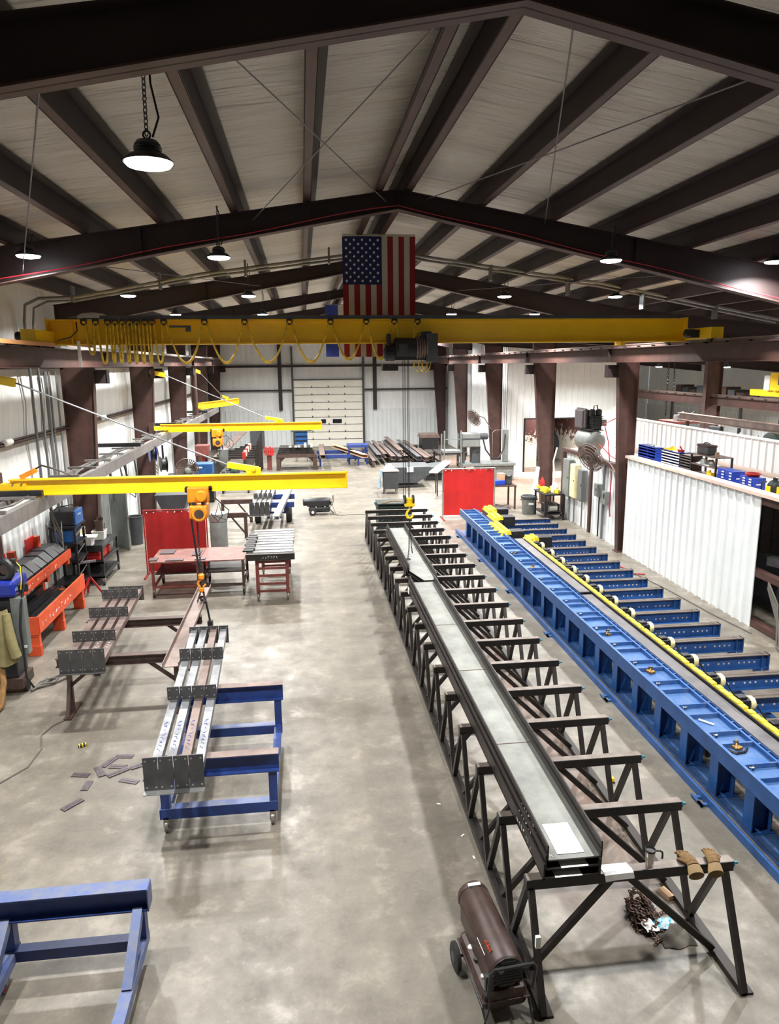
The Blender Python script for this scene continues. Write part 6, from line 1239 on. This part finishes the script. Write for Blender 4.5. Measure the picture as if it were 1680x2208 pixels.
t = thing('low_table', 'low dark table holding the green grinder', 'table', (-3.0, 32.0, 0)); build('tabletop', MB().bx(-3.7, -2.4, 31.6, 32.5, .86, .9), 'black', t)
for x in (-3.6, -2.5):
    for y in (31.7, 32.4): build('leg', MB().bx(x-.04, x+.04, y-.04, y+.04, 0, .86), 'black', t)
mb = MB()
for k in range(16): mb.box((-3.6+1.1*r.random(), 31.7+.6*r.random(), .93+.06*r.random()), (.14, .1, .08), r.random()*3)
one('small_parts', mb, 'dark_grey', 'small dark parts strewn on the low table', 'parts')['kind'] = 'stuff'
t = thing('storage_bin', 'tall dark grey bin below the black hose reel on the left', 'bin', (-5.0, 28.6, 0)); build('body', MB().bx(-5.3, -4.75, 28.3, 28.9, 0, 1.3), 'dark_grey', t, bevel=.04); build('lid', MB().bx(-5.33, -4.72, 28.27, 28.93, 1.3, 1.36), 'black', t)
pedestal_fan((-4.55, 28.3, 1.55), (.3, -.9, .05), .45, 'dark brown caged floor fan behind the nearest jib arm', [(-4.5, 28.5, 1.2), (-4.5, 28.5, .05)])
t = thing('drill_press', 'maroon drill press by the far left wall', 'press', (-4.6, 33.4, 0)); build('column', MB().tube((-4.6, 33.4, 0), (-4.6, 33.4, 1.9), .07, n=12), 'red_dark', t, True); build('head', MB().bx(-4.9, -4.3, 33.0, 33.6, 1.5, 2.0), 'redprimer', t, bevel=.04); build('table', MB().bx(-4.95, -4.25, 32.9, 33.6, .95, 1.0), 'grey_mach', t); build('base', MB().bx(-4.95, -4.25, 33.0, 33.7, 0, .1), 'red_dark', t)
# ---------------------------------------------------------------- side bay seen over the partition
runway(16.2, 14, 44, 'maroon crane runway beam in the side bay beyond the partition', '', 3.96, .34)
for n, y in enumerate((19.7, 27.3, 35.5)):
    t = thing('steel_column', 'maroon I column of the side bay runway, %s from the camera' % pos[n], 'column', (16.3, y, 0), 'side bay columns'); z = 5.6
    build('web', MB().bx(15.9, 16.55, y-.008, y+.008, 0, z), 'maroon', t); build('flange', MB().bx(15.88, 15.9, y-.12, y+.12, 0, z), 'maroon', t); build('flange', MB().bx(16.53, 16.55, y-.12, y+.12, 0, z), 'maroon', t)
t = thing('crane_end_truck', 'yellow crane end with girder stub on the side bay runway', 'crane', (16.2, 22.6, 4.25)); build('truck', MB().bx(16.05, 16.35, 21.4, 24.6, 4.28, 4.5), 'yellow', t, bevel=.02); build('girder', MB().bx(16.0, 20.5, 22.4, 22.8, 4.5, 5.05), 'yellow', t); build('end_box', MB().bx(15.85, 16.6, 22.2, 23.2, 4.5, 5.1), 'yellow', t, bevel=.01); build('pad', MB().bx(15.9, 16.0, 23.3, 23.6, 4.5, 5.0), 'white', t)
for y in (21.7, 24.3): build('wheel', MB().lathe((16.15, y, 4.29), [(.07, 0), (.07, .1)], (1, 0, 0), 14), 'black', t, True)
t = thing('storage_shelf', 'high dark shelf of crates behind the side bay column', 'shelf', (22.5, 36, 0)); build('deck', MB().bx(21.5, 23.8, 33.5, 40.5, 3.55, 3.65), 'black', t)
for y in (33.6, 37, 40.4):
    for x in (21.55, 23.7): build('post', MB().bx(x-.05, x+.05, y-.05, y+.05, 0, 3.55), 'black', t)
for k in range(9): one('crate', MB().bx(21.6, 22.4, 33.6+.75*k, 34.2+.75*k, 3.652, 3.95+.12*(k % 3)), 'dark_grey' if k % 2 else 'brown', 'dark crate on the high side bay shelf, %s from the near end' % ords[k], 'crate', 'crates on the high shelf')
t = thing('red_bench', 'red topped bench with yellow tools seen over the rear partition', 'bench', (20, 35.5, 0)); build('top', MB().bx(18.7, 21.2, 34.6, 36.4, 2.4, 2.5), 'redprimer', t)
for x in (18.8, 21.1):
    for y in (34.7, 36.3): build('leg', MB().bx(x-.05, x+.05, y-.05, y+.05, 0, 2.4), 'redprimer', t)
for n, (x, m, lb) in enumerate(((19.2, 'grey_mach', 'grey tool at the left end of the red bench'), (19.8, 'black', 'black tool in the middle of the red bench'), (20.5, 'yellow', 'yellow tool at the right of the red bench'))):
    one('bench_tool', MB().box((x, 35.2, 2.66), (.4, .4, .3), .3*n).tube((x, 35.2, 2.8), (x+.2, 35.1, 2.95), .06, n=8), m, lb, 'tool')
for n, (x, y, m, w_, h_, lb) in enumerate(((15.0, 25.0, 'black', .9, 2.75, 'black machine just right of the side bay column'), (15.3, 24.0, 'red', .8, 2.6, 'first red machine seen over the rear partition'), (15.0, 22.6, 'red', 1.0, 2.65, 'second red machine nearer over the rear partition'), (14.2, 23.5, 'white', .35, 3.0, 'white drum between the red machines'))):
    t = thing('shop_machine', lb, 'machine', (x, y, 0)); build('body', MB().bx(x-w_/2, x+w_/2, y-.5, y+.5, 0, h_), m, t, bevel=.08); build('head', MB().box((x, y, h_+.15), (w_*.6, .5, .3), .4), 'black' if m != 'black' else 'grey_mach', t, bevel=.05); build('arm', MB().tube((x-.2, y-.3, h_), (x+.3, y+.2, h_+.35), .05, n=8), 'rim', t, True)
for n, y in enumerate((20.75, 19.7)):
    t = thing('green_tank', 'dark green round topped tank beyond the rear partition, %s one' % ['far', 'near'][n], 'tank', (14.6, y, 0), 'green tanks'); build('body', MB().lathe((14.3, y, 2.9), [(.3, 0), (.42, .04), (.42, .85), (.3, .9)], (1, 0, 0), 24), 'dk_green', t, True); build('stand', MB().bx(14.3, 15.2, y-.25, y+.25, 0, 2.6), 'dk_green', t); build('label', MB().bx(14.5, 14.9, y-.43, y-.42, 2.85, 2.95), 'chalk', t)
one('hanging_chain', MB().chainlinks([(18.3, 34.9, 5.5), (18.3, 34.9, 2.8)], .12, .015), 'black_steel', 'left of two chains hanging in the side bay', 'chain', 'side bay chains'); one('hanging_chain', MB().chainlinks([(18.6, 34.9, 5.5), (18.7, 34.9, 2.8)], .12, .015), 'black_steel', 'right of two chains hanging in the side bay', 'chain', 'side bay chains')
t = thing('side_bay_beam', 'brown steel beam stored level in front of the side bay tanks', 'beam', (14.2, 21.5, 3.4)); build('beam', MB().ibeam((13.75, 17.0, 3.55), (13.75, 25.2, 3.55), .2, .25), 'mill_brown', t)
for y in (18, 24.6): build('post', MB().bx(13.7, 13.8, y-.05, y+.05, 0, 3.42), 'maroon', t)
one('booth_load', MB().lathe((12.6, 40.2, .7), [(.2, 0), (.65, .1), (.65, 2.0), (.2, 2.1)], (1, .3, .1), 18).tube((12.0, 39.5, 1.4), (11.9, 39.4, 2.9), .25, .05, 10).bx(12.0, 13.6, 39.6, 41, 0, .2), 'dark_grey', 'dark shape of a machine part inside the spray booth opening', 'machine part', None, True)
t = thing('partition_clutter', 'dark cabinet and gear standing inside the partition opening', 'cabinet', (10.6, 13.3, 0)); build('cabinet', MB().bx(10.2, 10.9, 14.0, 14.8, 0, 1.2), 'dark_grey', t); build('gear', MB().box((9.75, 13.5, 1.36), (.2, .3, .18), .4), 'mill', t)
